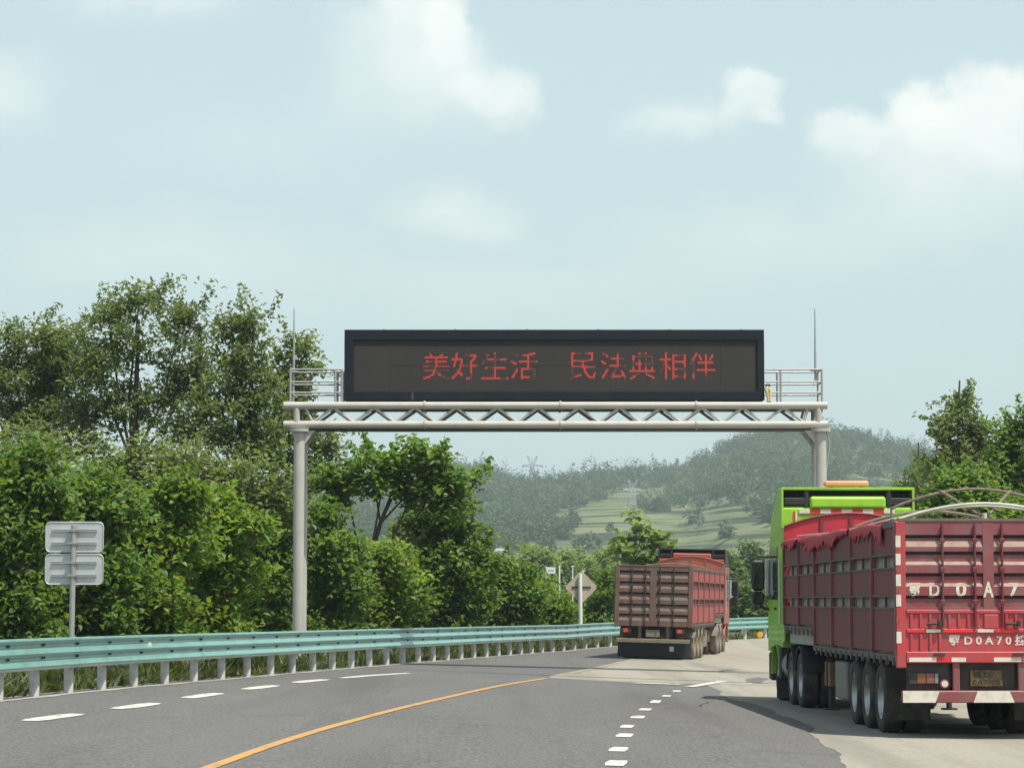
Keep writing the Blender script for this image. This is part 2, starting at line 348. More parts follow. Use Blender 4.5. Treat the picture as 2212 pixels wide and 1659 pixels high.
# ------------------------------------------------------------------ ground, road
def rise(Y): return 0.0105 * np.clip(np.asarray(Y, float) - 100, 0, 40)
def zroad(X, Y): return -0.025 * np.clip(X, -9, 6) + rise(Y)
RAILP = [(-12.5, -30), (-11.2, 0), (-9.6, 25), (-8.07, 43.2), (-7.6, 47), (-6.8, 52.7), (-5.9, 57.2), (-5.0, 63), (-3.84, 69.7), (-2.09, 79.4), (-.09, 90.2),
         (1.94, 100.7), (4.2, 109.5), (6.9, 116), (9.7, 121.5), (13.2, 127), (17.5, 132), (23, 137), (30, 141.5)]
_ry = np.array([p[1] for p in RAILP]); _rx = np.array([p[0] for p in RAILP])
def smooth_rx(Y):
    Y = np.asarray(Y, float); return sum(np.interp(Y + d, _ry, _rx) for d in (-4, -2, 0, 2, 4)) / 5
def strip(name, rows, m, dz, label=None, kind='structure', cat=None, nx=1):
    """rows of (Y, x0, x1) laid on the road"""
    V = []; n = nx + 1
    for (Y, a, b) in rows:
        for k in range(n):
            X = a + (b - a) * k / nx; V.append((X, Y, float(zroad(X, Y)) + dz))
    Fs = [(i * n + k, i * n + k + 1, (i + 1) * n + k + 1, (i + 1) * n + k) for i in range(len(rows) - 1) for k in range(nx)]
    o = link(name, np_mesh(name, np.array(V), np.array(Fs), m, True)); tag(o, label, cat, None, kind); return o

def build_ground():
    # ground sheet out to the horizon
    xs = np.concatenate([np.linspace(-6000, -300, 14), np.linspace(-200, -40, 12), np.linspace(-30, 30, 41), np.linspace(40, 200, 12), np.linspace(300, 6000, 14)])
    ys = np.concatenate([np.linspace(-300, -20, 8), np.linspace(0, 160, 65), np.linspace(180, 600, 22), np.linspace(700, 9000, 20)])
    X, Y = np.meshgrid(xs, ys)
    Z = zroad(X, Y) - .06
    out = np.clip((smooth_rx(np.clip(Y, -30, 141)) - X), 0, None)      # metres left of the rail
    Z -= .25 * np.clip(out / 3, 0, 1) * (Y < 150)
    far = np.clip((Y - 145) / 120, 0, 1); Z = Z * (1 - far) + far * -2.5
    V = np.stack([X, Y, Z], -1).reshape(-1, 3); nx = len(xs); ny = len(ys)
    I = np.arange((ny - 1) * nx).reshape(ny - 1, nx)[:, :-1].ravel()
    Fq = np.stack([I, I + 1, I + nx + 1, I + nx], 1)
    tag(link('ground', np_mesh('ground', V, Fq, 'soil', True)), kind='structure')
    rows = [(y, float(smooth_rx(y)) - .15, 45) for y in np.linspace(-30, 141, 115)]
    strip('road', rows, 'asphalt', 0, nx=40)
    # concrete paving on the right and beyond the joint
    ed = np.array([(5, 2.6), (20, 3.1), (30.6, 3.73), (36.8, 4.15), (41.8, 4.47), (47, 4.5), (53.7, 4.2), (61.8, 4.4), (62.0, 3.2), (63, 1.6), (64.2, .85), (67, 1.05), (77, 2.45), (90, 4.0), (105, 5.7), (121, 7.7), (130, 13), (136, 22)])
    yy = np.unique(np.concatenate([np.linspace(5, 61.6, 160), np.linspace(61.8, 64.4, 12), np.linspace(65, 136, 60)]))
    rows = []
    for y in yy:
        w = (.03 * math.sin(y * 1.9) + .06 * math.sin(y * .77 + 1) + .012 * math.sin(y * 5.3)) if y < 61 else .02 * math.sin(y * 5)
        rows.append((y, float(np.interp(y, ed[:, 0], ed[:, 1])) + w, 45))
    strip('concrete_pavement', rows, 'concrete', .004, nx=36)
    # transverse seams, laid along a path of (X, Y)
    def path(name, pts, width, m, dz, taper=False):
        V = []; Fs = []; n = len(pts)
        for i, (x, y) in enumerate(pts):
            a = Vector(pts[max(i - 1, 0)]); b = Vector(pts[min(i + 1, n - 1)]); t = (b - a).normalized(); nn = Vector((-t.y, t.x))
            w = width[i] if isinstance(width, (list, tuple)) else width
            for s in (-.5, .5):
                X, Y = x + nn.x * w * s, y + nn.y * w * s; V.append((X, Y, float(zroad(X, Y)) + dz))
        Fs = [(2 * i, 2 * i + 2, 2 * i + 3, 2 * i + 1) for i in range(n - 1)]
        o = link(name, np_mesh(name, np.array(V), np.array(Fs), m, True)); tag(o, kind='structure'); return o
    def dense(pts, step=.8):
        out = []
        P = np.array(pts, float); d = np.concatenate([[0], np.cumsum(np.hypot(*np.diff(P, axis=0).T))])
        s = np.arange(0, d[-1], step); xs_ = sum(np.interp(np.clip(s + k, 0, d[-1]), d, P[:, 0]) for k in (-3, -1.5, 0, 1.5, 3)) / 5
        ys_ = sum(np.interp(np.clip(s + k, 0, d[-1]), d, P[:, 1]) for k in (-3, -1.5, 0, 1.5, 3)) / 5
        return list(zip(xs_, ys_))
    path('pavement_joint', [(-4.0, 68.9), (-2.1, 68.0), (.9, 66.2), (3, 65.2), (5.7, 64.4), (9, 63.5)], [.04, .1, .16, .16, .14, .1], 'joint_seal', .012)
    path('pavement_joint', [(.9, 63.9), (2.8, 62.6), (4.4, 62.2), (8, 61.6)], [.03, .06, .09, .05], 'joint_seal', .011)
    path('pavement_joint', [(4.3, 51.5), (7, 50.2), (10, 49.4)], .05, 'joint_seal', .012)
    for yj in (74, 80, 86.5, 93, 99): path('pavement_joint', [(float(np.interp(yj, ed[:, 0], ed[:, 1])) + .1, yj), (12, yj - 2.2), (22, yj - 5)], .05, 'joint_seal', .012)
    # asphalt cracks
    rc = np.random.default_rng(77)
    for (x, y, dx, dy, n) in ((2.6, 47, .25, .9, 9), (.6, 38, -.5, .35, 8), (-4.2, 40, .6, .2, 9), (3.1, 55, .4, .12, 8), (-1.2, 52, .5, .3, 8), (-2.6, 60, .55, .1, 8)):
        pts = [(x, y)]
        for k in range(n): pts.append((pts[-1][0] + dx * .5 + rc.normal(0, .08), pts[-1][1] + dy * .5 + rc.normal(0, .12)))
        path('pavement_joint', pts, [.008] + [float(v) for v in rc.uniform(.012, .03, n - 1)] + [.006], 'joint_seal', .009)
    path('pavement_joint', [(4.0, 33.2), (3.4, 33.5), (2.9, 34.0)], [.01, .03, .01], 'joint_seal', .012)
    # lane markings
    yel = dense([(-4.1, 8), (-3.45, 20), (-3.07, 27.8), (-2.71, 34.5), (-1.83, 44), (-.25, 57.5), (.95, 64.6)])
    path('yellow_line', yel, .15, 'paint_yellow', .008)
    path('yellow_line', dense([(1.3, 67.3), (2.52, 76.9), (3.6, 86)]), .16, 'paint_yellow_worn', .013)
    # broad white dashes along the left edge
    P = np.array([(-7.4, 25), (-6.95, 32), (-6.35, 37.9), (-5.8, 42.4), (-5.35, 47.5), (-4.82, 52.4), (-4.25, 57), (-3.3, 62), (-2.2, 66.2)])
    for a, b, w in ((30.8, 33.4, .34), (36.7, 39.2, .34), (41.2, 43.7, .34), (46.1, 48.8, .34), (51.1, 53.8, .34), (55.8, 58.5, .34), (59.8, 65.2, .3)):
        pts = [(float(np.interp(y, P[:, 1], P[:, 0])), y) for y in np.linspace(a, b, 6)]
        path('white_marking', pts, [w * .6, w, w, w, w, w * .6], 'paint_white', .008)
    for (x, y, l, w) in ((1.0, 27.4, 1.1, .3), (1.15, 30.4, 1.05, .27), (1.29, 33.3, 1.0, .26), (1.51, 36.9, 1.0, .26), (1.66, 39.6, .95, .22), (1.97, 43.0, 1.0, .26), (2.24, 46.2, 1.0, .24),
                         (2.62, 50.1, 1.5, .22), (3.01, 53.4, .9, .2), (3.4, 56.6, .9, .2)):
        path('white_marking', [(x - .04 * l, y - l / 2), (x, y), (x + .05 * l, y + l / 2)], [w * .75, w * .88, w * .72], 'paint_white', .008)
    path('white_marking', [(3.85, 59.6), (4.3, 61.6), (5.0, 64.9)], .22, 'paint_white', .014)
    path('white_marking', [(2.75, 61.55), (3.75, 61.2)], .5, 'paint_white', .014)
    # low concrete edging under the barrier posts
    rows = [(y, float(smooth_rx(y)) - .32, float(smooth_rx(y)) + .16 + .05 * math.sin(y * 1.7)) for y in np.linspace(-30, 140, 150)]
    strip('kerb', rows, 'kerb_stone', .008)
build_ground()

def leaf_cloud(C, per, sig, size, rgen, up=.55, aspect=.62, hang=0., zsq=.7, oval=True):
    """small folded leaves scattered round the cluster centres C"""
    n = len(C) * per
    c = np.repeat(C, per, 0) + rgen.normal(0, 1, (n, 3)) * sig * np.array([1, 1, zsq])
    nrm = rgen.normal(0, 1, (n, 3)); nrm /= np.linalg.norm(nrm, axis=1, keepdims=True); nrm[:, 2] = np.abs(nrm[:, 2]); nrm = nrm * (1 - up) + np.array([0, 0, 1]) * up
    nrm /= np.linalg.norm(nrm, axis=1, keepdims=True)
    d = rgen.normal(0, 1, (n, 3)); d[:, 2] -= hang; d -= nrm * (d * nrm).sum(1, keepdims=True); d /= np.linalg.norm(d, axis=1, keepdims=True)
    s = np.cross(nrm, d); L = size * rgen.uniform(.6, 1.25, (n, 1)); W = L * aspect
    b = np.arange(n)[:, None]
    if oval:
        h = W * .5
        P = [c - d * L * .5, c + s * h * .85 + nrm * L * .09 - d * L * .22, c + s * h * .9 + nrm * L * .09 + d * L * .12, c + d * L * .55 - nrm * L * .14, c - s * h * .9 + nrm * L * .09 + d * L * .12, c - s * h * .85 + nrm * L * .09 - d * L * .22]
        V = np.stack(P, 1).reshape(-1, 3); b = b * 6; T = ([0, 1, 2], [0, 2, 3], [0, 3, 4], [0, 4, 5])
    else:
        P = [c - d * L * .5, c + s * W * .5 + nrm * L * .1, c + d * L * .5 - nrm * L * .12, c - s * W * .5 + nrm * L * .1]
        V = np.stack(P, 1).reshape(-1, 3); b = b * 4; T = ([0, 1, 2], [0, 2, 3])
    Fa = np.concatenate([b + np.array([t]) for t in T], 1).reshape(-1, 3)
    return V, Fa

# ------------------------------------------------------------------ hills
SIL = np.array([(-1500, 1080), (-200, 1060), (600, 1055), (930, 1030), (985, 1018), (1040, 1024), (1110, 1050), (1135, 1052), (1190, 1048), (1250, 1036), (1300, 1032), (1400, 1026),
                (1480, 1024), (1520, 1000), (1570, 972), (1620, 952), (1680, 940), (1790, 940), (1850, 945), (1920, 965), (1985, 982), (2100, 1015), (2300, 1050), (3400, 1085)])
HY0, HY1 = 450., 2000.
def hill_px(x, t):      # how high the slope stands against the horizon, in photograph pixels
    S = sum(np.interp(x + d, SIL[:, 0], SIL[:, 1]) for d in (-8, 0, 8)) / 3
    return 1300 - (1300 - S) * np.clip(t, 0, 1) ** .85
def in_poly(x, y, poly):
    P = np.array(poly); ins = np.zeros(x.shape, bool); j = len(P) - 1
    for i in range(len(P)):
        c = ((P[i, 1] > y) != (P[j, 1] > y)) & (x < (P[j, 0] - P[i, 0]) * (y - P[i, 1]) / (P[j, 1] - P[i, 1] + 1e-9) + P[i, 0]); ins ^= c; j = i
    return ins
FIELDS = [[(1075, 1200), (1120, 1178), (1165, 1150), (1180, 1120), (1225, 1098), (1300, 1086), (1350, 1076), (1420, 1078), (1425, 1090), (1398, 1104), (1440, 1112), (1520, 1098), (1575, 1086), (1610, 1092),
           (1625, 1112), (1650, 1124), (1720, 1128), (1850, 1140), (1950, 1150), (1950, 1225), (1040, 1235), (1050, 1210)],
          [(1300, 1066), (1350, 1056), (1450, 1050), (1455, 1062), (1432, 1074), (1310, 1078)], [(1800, 1020), (1990, 1035), (1990, 1060), (1830, 1055)]]
CLUMPS = [(1200, 1146, 26, 13), (1232, 1128, 14, 10), (1180, 1170, 16, 10), (1395, 1101, 22, 7), (1480, 1092, 30, 9), (1255, 1170, 18, 5), (1500, 1128, 22, 4), (1560, 1150, 16, 6)]
def is_field(x, y):
    f = np.zeros(x.shape, bool)
    for p in FIELDS: f |= in_poly(x, y, p)
    for cx, cy, rx, ry in CLUMPS: f &= ((x - cx) / rx) ** 2 + ((y - cy) / ry) ** 2 > 1
    return f
def hill_z(X, Y):
    t = (Y - HY0) / (HY1 - HY0); x = 1106 + F * X / Y
    z = CAMH + (1300 - hill_px(x, t)) / F * Y - 3.2 * (1 - np.clip(t, 0, 1))
    z += 1.6 * np.sin(X * .021 + Y * .004) * np.clip(t * 4, 0, 1) * np.clip((1 - t) * 4, 0, 1)
    return z
def build_hills():
    xs = np.linspace(-1500, 3400, 330); ts = np.linspace(0, 1, 330)
    x, t = np.meshgrid(xs, ts); Y = HY0 + (HY1 - HY0) * t; X = (x - 1106) / F * Y
    Z = hill_z(X, Y)
    fld = is_field(x, hill_px(x, t))
    h = 4.5; q = Z / h + .5 * np.sin(X * .012) + .2 * np.sin(X * .05); fr = q - np.floor(q)
    terr = (np.clip((fr - .55) / .45, 0, 1) - fr) * h
    Z = Z + np.where(fld, terr, 0)
    V = np.stack([X, Y, Z], -1).reshape(-1, 3); nx = len(xs)
    # far side falls away
    back = np.stack([X[-1] * 1.35, Y[-1] * 1.35, np.full(nx, -10.)], -1); V = np.concatenate([V, back])
    ny = len(ts) + 1; I = np.arange((ny - 1) * nx).reshape(ny - 1, nx)[:, :-1].ravel()
    Fq = np.stack([I, I + 1, I + nx + 1, I + nx], 1)
    m = bpy.data.materials.new('hillside'); m.use_nodes = True; nt = m.node_tree; N = nt.nodes; L = nt.links; p = N['Principled BSDF']
    p.inputs['Roughness'].default_value = .95; p.inputs['Specular IOR Level'].default_value = .1
    tc = N.new('ShaderNodeTexCoord'); n1 = N.new('ShaderNodeTexNoise'); n1.inputs['Scale'].default_value = .012; n1.inputs['Detail'].default_value = 6
    L.new(tc.outputs['Object'], n1.inputs['Vector'])
    mp = N.new('ShaderNodeMapping'); mp.inputs['Scale'].default_value = (.015, .006, .62); L.new(tc.outputs['Object'], mp.inputs[0])
    n2 = N.new('ShaderNodeTexNoise'); n2.inputs['Scale'].default_value = 1.; n2.inputs['Detail'].default_value = 4; L.new(mp.outputs[0], n2.inputs['Vector'])
    r1 = N.new('ShaderNodeValToRGB'); e = r1.color_ramp.elements; e[0].position = .35; e[0].color = (.10, .14, .065, 1); e[1].position = .7; e[1].color = (.165, .185, .10, 1)
    L.new(n1.outputs['Fac'], r1.inputs[0])
    r2 = N.new('ShaderNodeValToRGB'); e = r2.color_ramp.elements; e[0].position = .40; e[0].color = (.22, .30, .30, 1); e[1].position = .54; e[1].color = (1.1, 1.05, .95, 1)
    L.new(n2.outputs['Fac'], r2.inputs[0])
    mx = N.new('ShaderNodeMix'); mx.data_type = 'RGBA'; mx.blend_type = 'MULTIPLY'; mx.inputs[0].default_value = 1; L.new(r1.outputs[0], mx.inputs[6]); L.new(r2.outputs[0], mx.inputs[7])
    L.new(mx.outputs[2], p.inputs['Base Color']); MATS['hillside'] = m
    tag(link('hills', np_mesh('hills', V, Fq, 'hillside', True)), kind='structure')
    # forest on the slopes
    K = 5200
    tx = rng.uniform(640, 2260, K); tt = rng.uniform(.02, 1, K) ** .8
    py = hill_px(tx, tt)
    keep = ~is_field(tx, py) | (rng.random(K) < .012)
    rx_ = np.concatenate([tx[keep], rng.uniform(900, 2260, 420)]); rt = np.concatenate([tt[keep], rng.uniform(.97, 1, 420)])
    Y = HY0 + (HY1 - HY0) * rt; X = (rx_ - 1106) / F * Y; Z = hill_z(X, Y); n = len(Y)
    pine = rng.random(n) < .12
    rad = rng.uniform(2.2, 5.2, n) * (Y / 1500) ** .6 * (1 + .4 * (rng.random(n) < .12)); hgt = rad * np.where(pine, rng.uniform(1.2, 1.7, n), rng.uniform(.75, 1.2, n))
    per = 80; d = rng.normal(0, 1, (n, per, 3)); d /= np.linalg.norm(d, axis=2, keepdims=True); d *= rng.uniform(.55, 1.05, (n, per, 1))
    tp = np.where(pine[:, None], np.clip(.8 - .5 * d[..., 2], .15, 1.2), 1.)
    C = np.stack([d[..., 0] * rad[:, None] * tp + X[:, None], d[..., 1] * rad[:, None] * tp + Y[:, None], d[..., 2] * hgt[:, None] + Z[:, None] + hgt[:, None] * .75], -1).reshape(-1, 3)
    Vt, Fa = leaf_cloud(C, 1, 0., 1.8, rng, .68, .85, 0., oval=False)
    leaf_mat('forest_leaf', [(.048, .09, .036), (.055, .10, .038), (.06, .105, .04)], .2, .05, .45, 1.75)
    o = link('hill_forest', np_mesh('hill_forest', Vt, Fa, 'forest_leaf', False))
    tag(o, 'hazy dark green woods covering the hillside around the terraced fields', 'forest', kind='stuff')
build_hills()

# ------------------------------------------------------------------ plants
def plant(name, label, cat, Y, bx, blobs, ncl, per, leaf, sig, lm='leaf_mid', bark='bark', trunk=.12, group=None, up=.5, aspect=.62, hang=.3, depth=.8, shell=2.2,
          seed=1, twig=.35, by=None, trunkpts=None, crown='crown', stem='trunk', twr=.012, shoots=0.):
    """blobs (x, y, rx, ry) are the crown masses measured in the photograph and set at distance Y with a real depth"""
    rg = np.random.default_rng(seed); px = F / Y
    bX = (bx - 1106) / px; bz = float(zroad(bX, min(Y, 140))) - .3 if Y < 160 else -2.6
    if by is not None: bz = at(bx, by, Y).z
    base = Vector((bX, Y, bz)); root = empty(name, base); tag(root, label, cat, group)
    area = np.array([b[2] * b[3] for b in blobs], float); cnt = np.maximum(2, (ncl * area / area.sum()).astype(int)); C = []; own = []
    for i, (x, y, rx, ry) in enumerate(blobs):
        c = at(x, y, Y) - base; k = cnt[i]; d = rg.normal(0, 1, (k, 3)); d /= np.linalg.norm(d, axis=1, keepdims=True); r = rg.random((k, 1)) ** (1 / shell)
        r3 = np.array([rx / px, min(max(rx, ry) / px * depth, 2.6 if Y < 130 else 99), ry / px])
        off = b_off(i, r3, rg); C.append(np.array(c) + off + d * r * r3); own += [i] * k
    C = np.concatenate(C); own = np.array(own)
    # some clusters stray outside the rounded mass, and upright shoots break the outline
    st = rg.random(len(C)) < .3; cen = np.array([np.array(at(x, y, Y) - base) for x, y, _, _ in blobs])[own]; C[st] = cen[st] + (C[st] - cen[st]) * rg.uniform(.9, 1.38, (st.sum(), 1))
    C += rg.normal(0, .12, C.shape) * (px < 90) + 0; C[:, 2] = np.maximum(C[:, 2], .15)
    nb = len(C)
    if shoots:
        q = rg.choice(nb, int(nb * shoots)); ax = C[q] - cen[q]; ax /= np.linalg.norm(ax, axis=1, keepdims=True) + 1e-6; ax = ax * .8 + np.array([0, 0, .8]) + rg.normal(0, .25, ax.shape); ax /= np.linalg.norm(ax, axis=1, keepdims=True)
        ln = rg.uniform(.35, .95, (len(q), 1)); S_ = [C[q] + ax * ln * t for t in np.linspace(.15, 1, 6)]; SV, SF = leaf_cloud(np.concatenate(S_), 5, .07, leaf * .9, rg, .2, aspect, -.6)
    V, Fa = leaf_cloud(C, per, sig, leaf, rg, up, aspect, hang)
    if shoots: Fa = np.concatenate([Fa, SF + len(V)]); V = np.concatenate([V, SV])
    link(crown, np_mesh(crown, V, Fa, lm), root)
    mb = MB()
    cents = [Vector(at(x, y, Y) - base) for x, y, rx, ry in blobs]
    top = max(cents, key=lambda c: c.z)
    if trunkpts: tp = [Vector(at(x, y, Y) - base) for x, y in trunkpts]
    else:
        tp = [Vector((0, 0, -.2))] + [Vector((top.x * f_ ** 1.3 + rg.normal(0, .08) * top.z * .12, rg.normal(0, .1), top.z * f_)) for f_ in (.25, .5, .75, 1.0)]
    tr = [trunk * (1 - .75 * i / (len(tp) - 1)) for i in range(len(tp))]; mb.tube(tp, tr, bark, 7)
    for i, c in enumerate(cents):
        j = min(range(len(tp)), key=lambda q: abs(tp[q].z - c.z * .6)); a = tp[j]; r0 = tr[j] * .6
        mid = (a + c) / 2 + Vector((rg.normal(0, .1), rg.normal(0, .1), -.08 * (c - a).length)); mb.tube([a, mid, c], [r0, r0 * .7, r0 * .4], bark, 5)
        for q in np.where(own == i)[0]:
            if rg.random() < twig:
                e = Vector(C[q]); mb.tube([c, (c + e) / 2 + Vector(rg.normal(0, .08, 3)), e], [r0 * .38, max(twr, r0 * .2), twr * .6], bark, 4, cap=False)
    mb.build(stem, root)
    return root
def b_off(i, r3, rg): return np.array([0, rg.uniform(-.5, .5) * min(r3[1], 1.2), 0])

def build_plants():
    TG = 'roadside trees behind the left guardrail'; SG = 'shrubs along the left guardrail'
    T = 'sparse tall tree '
    plant('roadside_tree', 'tallest airy tree with domed top at left, sky showing through its crown', 'tree', 82, 295,
          [(300, 655, 95, 48), (235, 690, 62, 55), (390, 690, 62, 70), (215, 790, 70, 80), (300, 745, 75, 45), (420, 800, 78, 85), (300, 870, 105, 75), (180, 900, 75, 80), (420, 930, 90, 70)], 330, 30, .175, .19,
          'leaf_dark', trunk=.15, group=TG, up=.3, aspect=.45, hang=-.35, shoots=.25, seed=11, shell=2.0, trunkpts=[(288, 1430), (290, 1200), (286, 1000), (292, 860), (300, 690)], twig=.5)
    plant('roadside_tree', 'dark tree on the far left edge with upright leafy shoots', 'tree', 84, 90,
          [(100, 725, 80, 42), (60, 790, 85, 65), (140, 800, 75, 75), (30, 880, 75, 80), (120, 910, 95, 80), (-40, 800, 60, 90), (10, 730, 30, 25)], 360, 30, .175, .2,
          'leaf_dark', trunk=.14, group=TG, up=.3, aspect=.45, hang=-.35, shoots=.25, seed=12, shell=2.3)
    plant('roadside_tree', 'slender tree with forked top between the domed tree and the gantry', 'tree', 80, 520,
          [(500, 705, 40, 48), (548, 700, 22, 42), (515, 790, 58, 65), (560, 850, 60, 60), (480, 880, 75, 70), (540, 950, 85, 60)], 225, 29, .17, .18,
          'leaf_dark', trunk=.12, group=TG, up=.35, aspect=.5, hang=-.1, shoots=.25, seed=13, shell=2.1)
    plant('roadside_tree', 'tree crowding behind the left gantry column and railing', 'tree', 88, 640,
          [(645, 765, 38, 36), (625, 830, 50, 60), (672, 800, 20, 35), (640, 920, 60, 60), (590, 960, 55, 55), (715, 955, 58, 26), (700, 1010, 40, 40), (640, 1030, 60, 60)], 220, 29, .17, .18,
          'leaf_dark', trunk=.12, group=TG, up=.4, shoots=.25, seed=14, shell=2.1)
    plant('roadside_tree', 'dense dull green tree filling the left bank under the domed tree', 'tree', 76, 350,
          [(350, 1010, 150, 60), (250, 1060, 120, 70), (480, 1050, 120, 65), (420, 1130, 150, 80), (590, 1080, 65, 80), (300, 1160, 130, 90)], 420, 30, .19, .24,
          'leaf_dark', trunk=.13, group=TG, shoots=.12, seed=15, shell=2.2)
    plant('roadside_tree', 'dense dark tree low on the far left behind the shrubs', 'tree', 78, 60,
          [(50, 980, 120, 60), (120, 1060, 110, 70), (0, 1080, 90, 90), (80, 1180, 130, 90)], 330, 28, .19, .24, 'leaf_dark', trunk=.12, group=TG, shoots=.12, seed=16, shell=2.2)
    for i, (x, lab) in enumerate(((60, 'shady backing tree at far left behind everything'), (250, 'shady backing tree behind the sign panels'), (440, 'shady backing tree left of the gantry column'), (600, 'shady backing tree just behind the gantry column'), (760, 'shady backing tree right of the gantry column'), (930, 'shady backing tree below the leaning tree'))):
        plant('backing_tree', lab, 'tree', 96 + i, x, [(x, 1250, 120, 70), (x - 50, 1340, 90, 50), (x + 60, 1340, 90, 50), (x, 1385, 130, 30)], 150, 24, .3, .28, 'leaf_dark', trunk=.1, group=TG, seed=200 + i)
    # bright broadleaf shrubs in front
    S = [('broad leafy shrub at the left frame edge above the barrier', 56, 30, [(20, 1060, 65, 70), (75, 1000, 50, 45), (40, 1160, 80, 60), (110, 1090, 55, 60), (30, 1270, 90, 80), (-30, 1180, 50, 90)], 'leaf_mid'),
         ('bright shrub spreading behind the pair of sign panels', 58, 200, [(190, 1060, 75, 50), (250, 1110, 70, 50), (170, 1150, 75, 60), (240, 1230, 85, 70), (130, 1290, 80, 60), (220, 1320, 80, 45)], 'leaf_mid'),
         ('yellow green shrub beside the sign pole', 60, 330, [(330, 1110, 75, 50), (390, 1060, 60, 40), (320, 1190, 85, 60), (400, 1170, 70, 60), (330, 1280, 90, 65), (270, 1330, 60, 40)], 'leaf_bright'),
         ('yellowish shrub midway between sign pole and gantry column', 62, 470, [(460, 1100, 70, 50), (520, 1140, 70, 50), (440, 1200, 80, 60), (500, 1250, 80, 60), (430, 1320, 80, 45)], 'leaf_bright'),
         ('leafy shrub pressed against the left gantry column', 78, 585, [(590, 1130, 50, 50), (560, 1200, 60, 60), (600, 1250, 50, 70), (560, 1320, 70, 45), (610, 1180, 40, 70)], 'leaf_mid')]
    for i, (lab, Y, bx, bl, lm) in enumerate(S):
        bl = bl + [(bl[0][0] - 60 + 40 * q, 1372, 48, 26) for q in range(4)]; plant('shrub', lab, 'shrub', Y, bx, bl, 330, 30, .165, .18, lm, 'bark_pale', trunk=.05, group=SG, up=.4, aspect=.7, hang=.9, seed=30 + i, crown='foliage', stem='stem', depth=.9)
    # trees right of the left column
    plant('roadside_tree', 'broad leaf tree with open crown and forked dark branches, right of the gantry column', 'tree', 84, 800,
          [(745, 1035, 52, 42), (830, 1020, 60, 42), (800, 985, 26, 18), (880, 975, 20, 18), (915, 1000, 48, 42), (950, 1040, 52, 50), (895, 1060, 50, 40), (980, 1090, 28, 40), (720, 1075, 30, 32)], 270, 22, .21, .19,
          'leaf_mid', trunk=.11, group=TG, up=.5, aspect=.75, shoots=.12, seed=51, shell=1.9, trunkpts=[(770, 1400), (790, 1240), (822, 1130), (850, 1060), (900, 1000)], twig=.45)
    plant('roadside_tree', 'small broad leaf tree leaning right with one stray tuft at its tip', 'tree', 88, 900,
          [(1030, 1035, 15, 20), (1000, 1130, 38, 35), (930, 1120, 45, 30), (1015, 1190, 55, 35), (960, 1180, 50, 40), (880, 1150, 30, 25), (1050, 1215, 30, 20)], 190, 20, .21, .17,
          'leaf_mid', trunk=.1, group=TG, up=.5, aspect=.75, shoots=.12, seed=52, trunkpts=[(890, 1400), (900, 1240), (930, 1150), (985, 1100), (1028, 1040)], twig=.5)
    S2 = [('shaded shrub just right of the double gantry column', 79, 700, [(700, 1130, 38, 50), (690, 1220, 50, 70), (730, 1190, 50, 50), (700, 1310, 60, 55), (760, 1260, 50, 60)], 'leaf_mid'),
          ('bright shrub with yellow tips beneath the open crown tree', 82, 830, [(800, 1200, 55, 35), (850, 1220, 60, 40), (800, 1270, 65, 55), (870, 1290, 65, 55), (800, 1330, 70, 35)], 'leaf_bright'),
          ('rounded shrub beneath the leaning tree', 88, 960, [(940, 1230, 60, 40), (1000, 1250, 60, 45), (950, 1300, 70, 50), (1020, 1310, 60, 45)], 'leaf_mid'),
          ('shrub sloping down to the barrier beyond the leaning tree', 100, 1090, [(1070, 1245, 45, 35), (1110, 1240, 40, 32), (1090, 1300, 60, 45), (1140, 1290, 45, 45)], 'leaf_mid'),
          ('yellow green bush left of the diamond sign', 113, 1180, [(1165, 1290, 45, 35), (1205, 1315, 36, 24), (1170, 1325, 50, 22)], 'leaf_bright'),
          ('dark leafed bush right of the diamond sign', 120, 1300, [(1300, 1290, 34, 34), (1325, 1260, 26, 28), (1310, 1330, 45, 25), (1270, 1325, 30, 22)], 'leaf_mid')]
    for i, (lab, Y, bx, bl, lm) in enumerate(S2):
        bl = bl + [(bl[0][0] - 50 + 50 * q, 1352, 40, 24) for q in range(3)]; plant('shrub', lab, 'shrub', Y, bx, bl, 240, 27, .185, .2, lm, 'bark_pale', trunk=.05, group=SG, up=.4, aspect=.7, hang=.8, seed=60 + i, crown='foliage', stem='stem', depth=.9)
    plant('young_tree', 'young large leafed tree rising behind the far truck', 'tree', 150, 1388,
          [(1378, 1118, 14, 18), (1390, 1150, 26, 20), (1355, 1165, 26, 14), (1420, 1165, 30, 18), (1345, 1190, 30, 16), (1400, 1190, 46, 16), (1440, 1180, 22, 14), (1390, 1215, 60, 20), (1335, 1160, 10, 14)], 85, 8, .5, .22,
          'leaf_pale', trunk=.1, up=.5, aspect=.75, seed=71, trunkpts=[(1388, 1330), (1388, 1230), (1392, 1170), (1380, 1115)], twr=.02)
    # rounder trees in the middle distance
    MG = 'pale round trees at the foot of the hill'
    for i, (x, y, rx, ry, lab) in enumerate([(1158, 1212, 42, 38, 'widest pale round tree under the terraces, left end of its row'), (1214, 1224, 28, 34, 'narrow round tree second in the row under the terraces'),
                                             (1258, 1230, 28, 34, 'round tree above the diamond sign'), (1300, 1224, 30, 40, 'tall rounded tree just left of the far truck')]):
        plant('round_tree', lab, 'tree', 330 + 12 * i, x, [(x, y, rx, ry), (x - rx * .5, y + ry * .5, rx * .6, ry * .7), (x + rx * .5, y + ry * .6, rx * .6, ry * .7)], 170, 14, .55, .45,
              'leaf_pale', trunk=.22, group=MG, seed=80 + i, shell=3.5, twr=.03)
    BG = 'hedge trees in the valley'
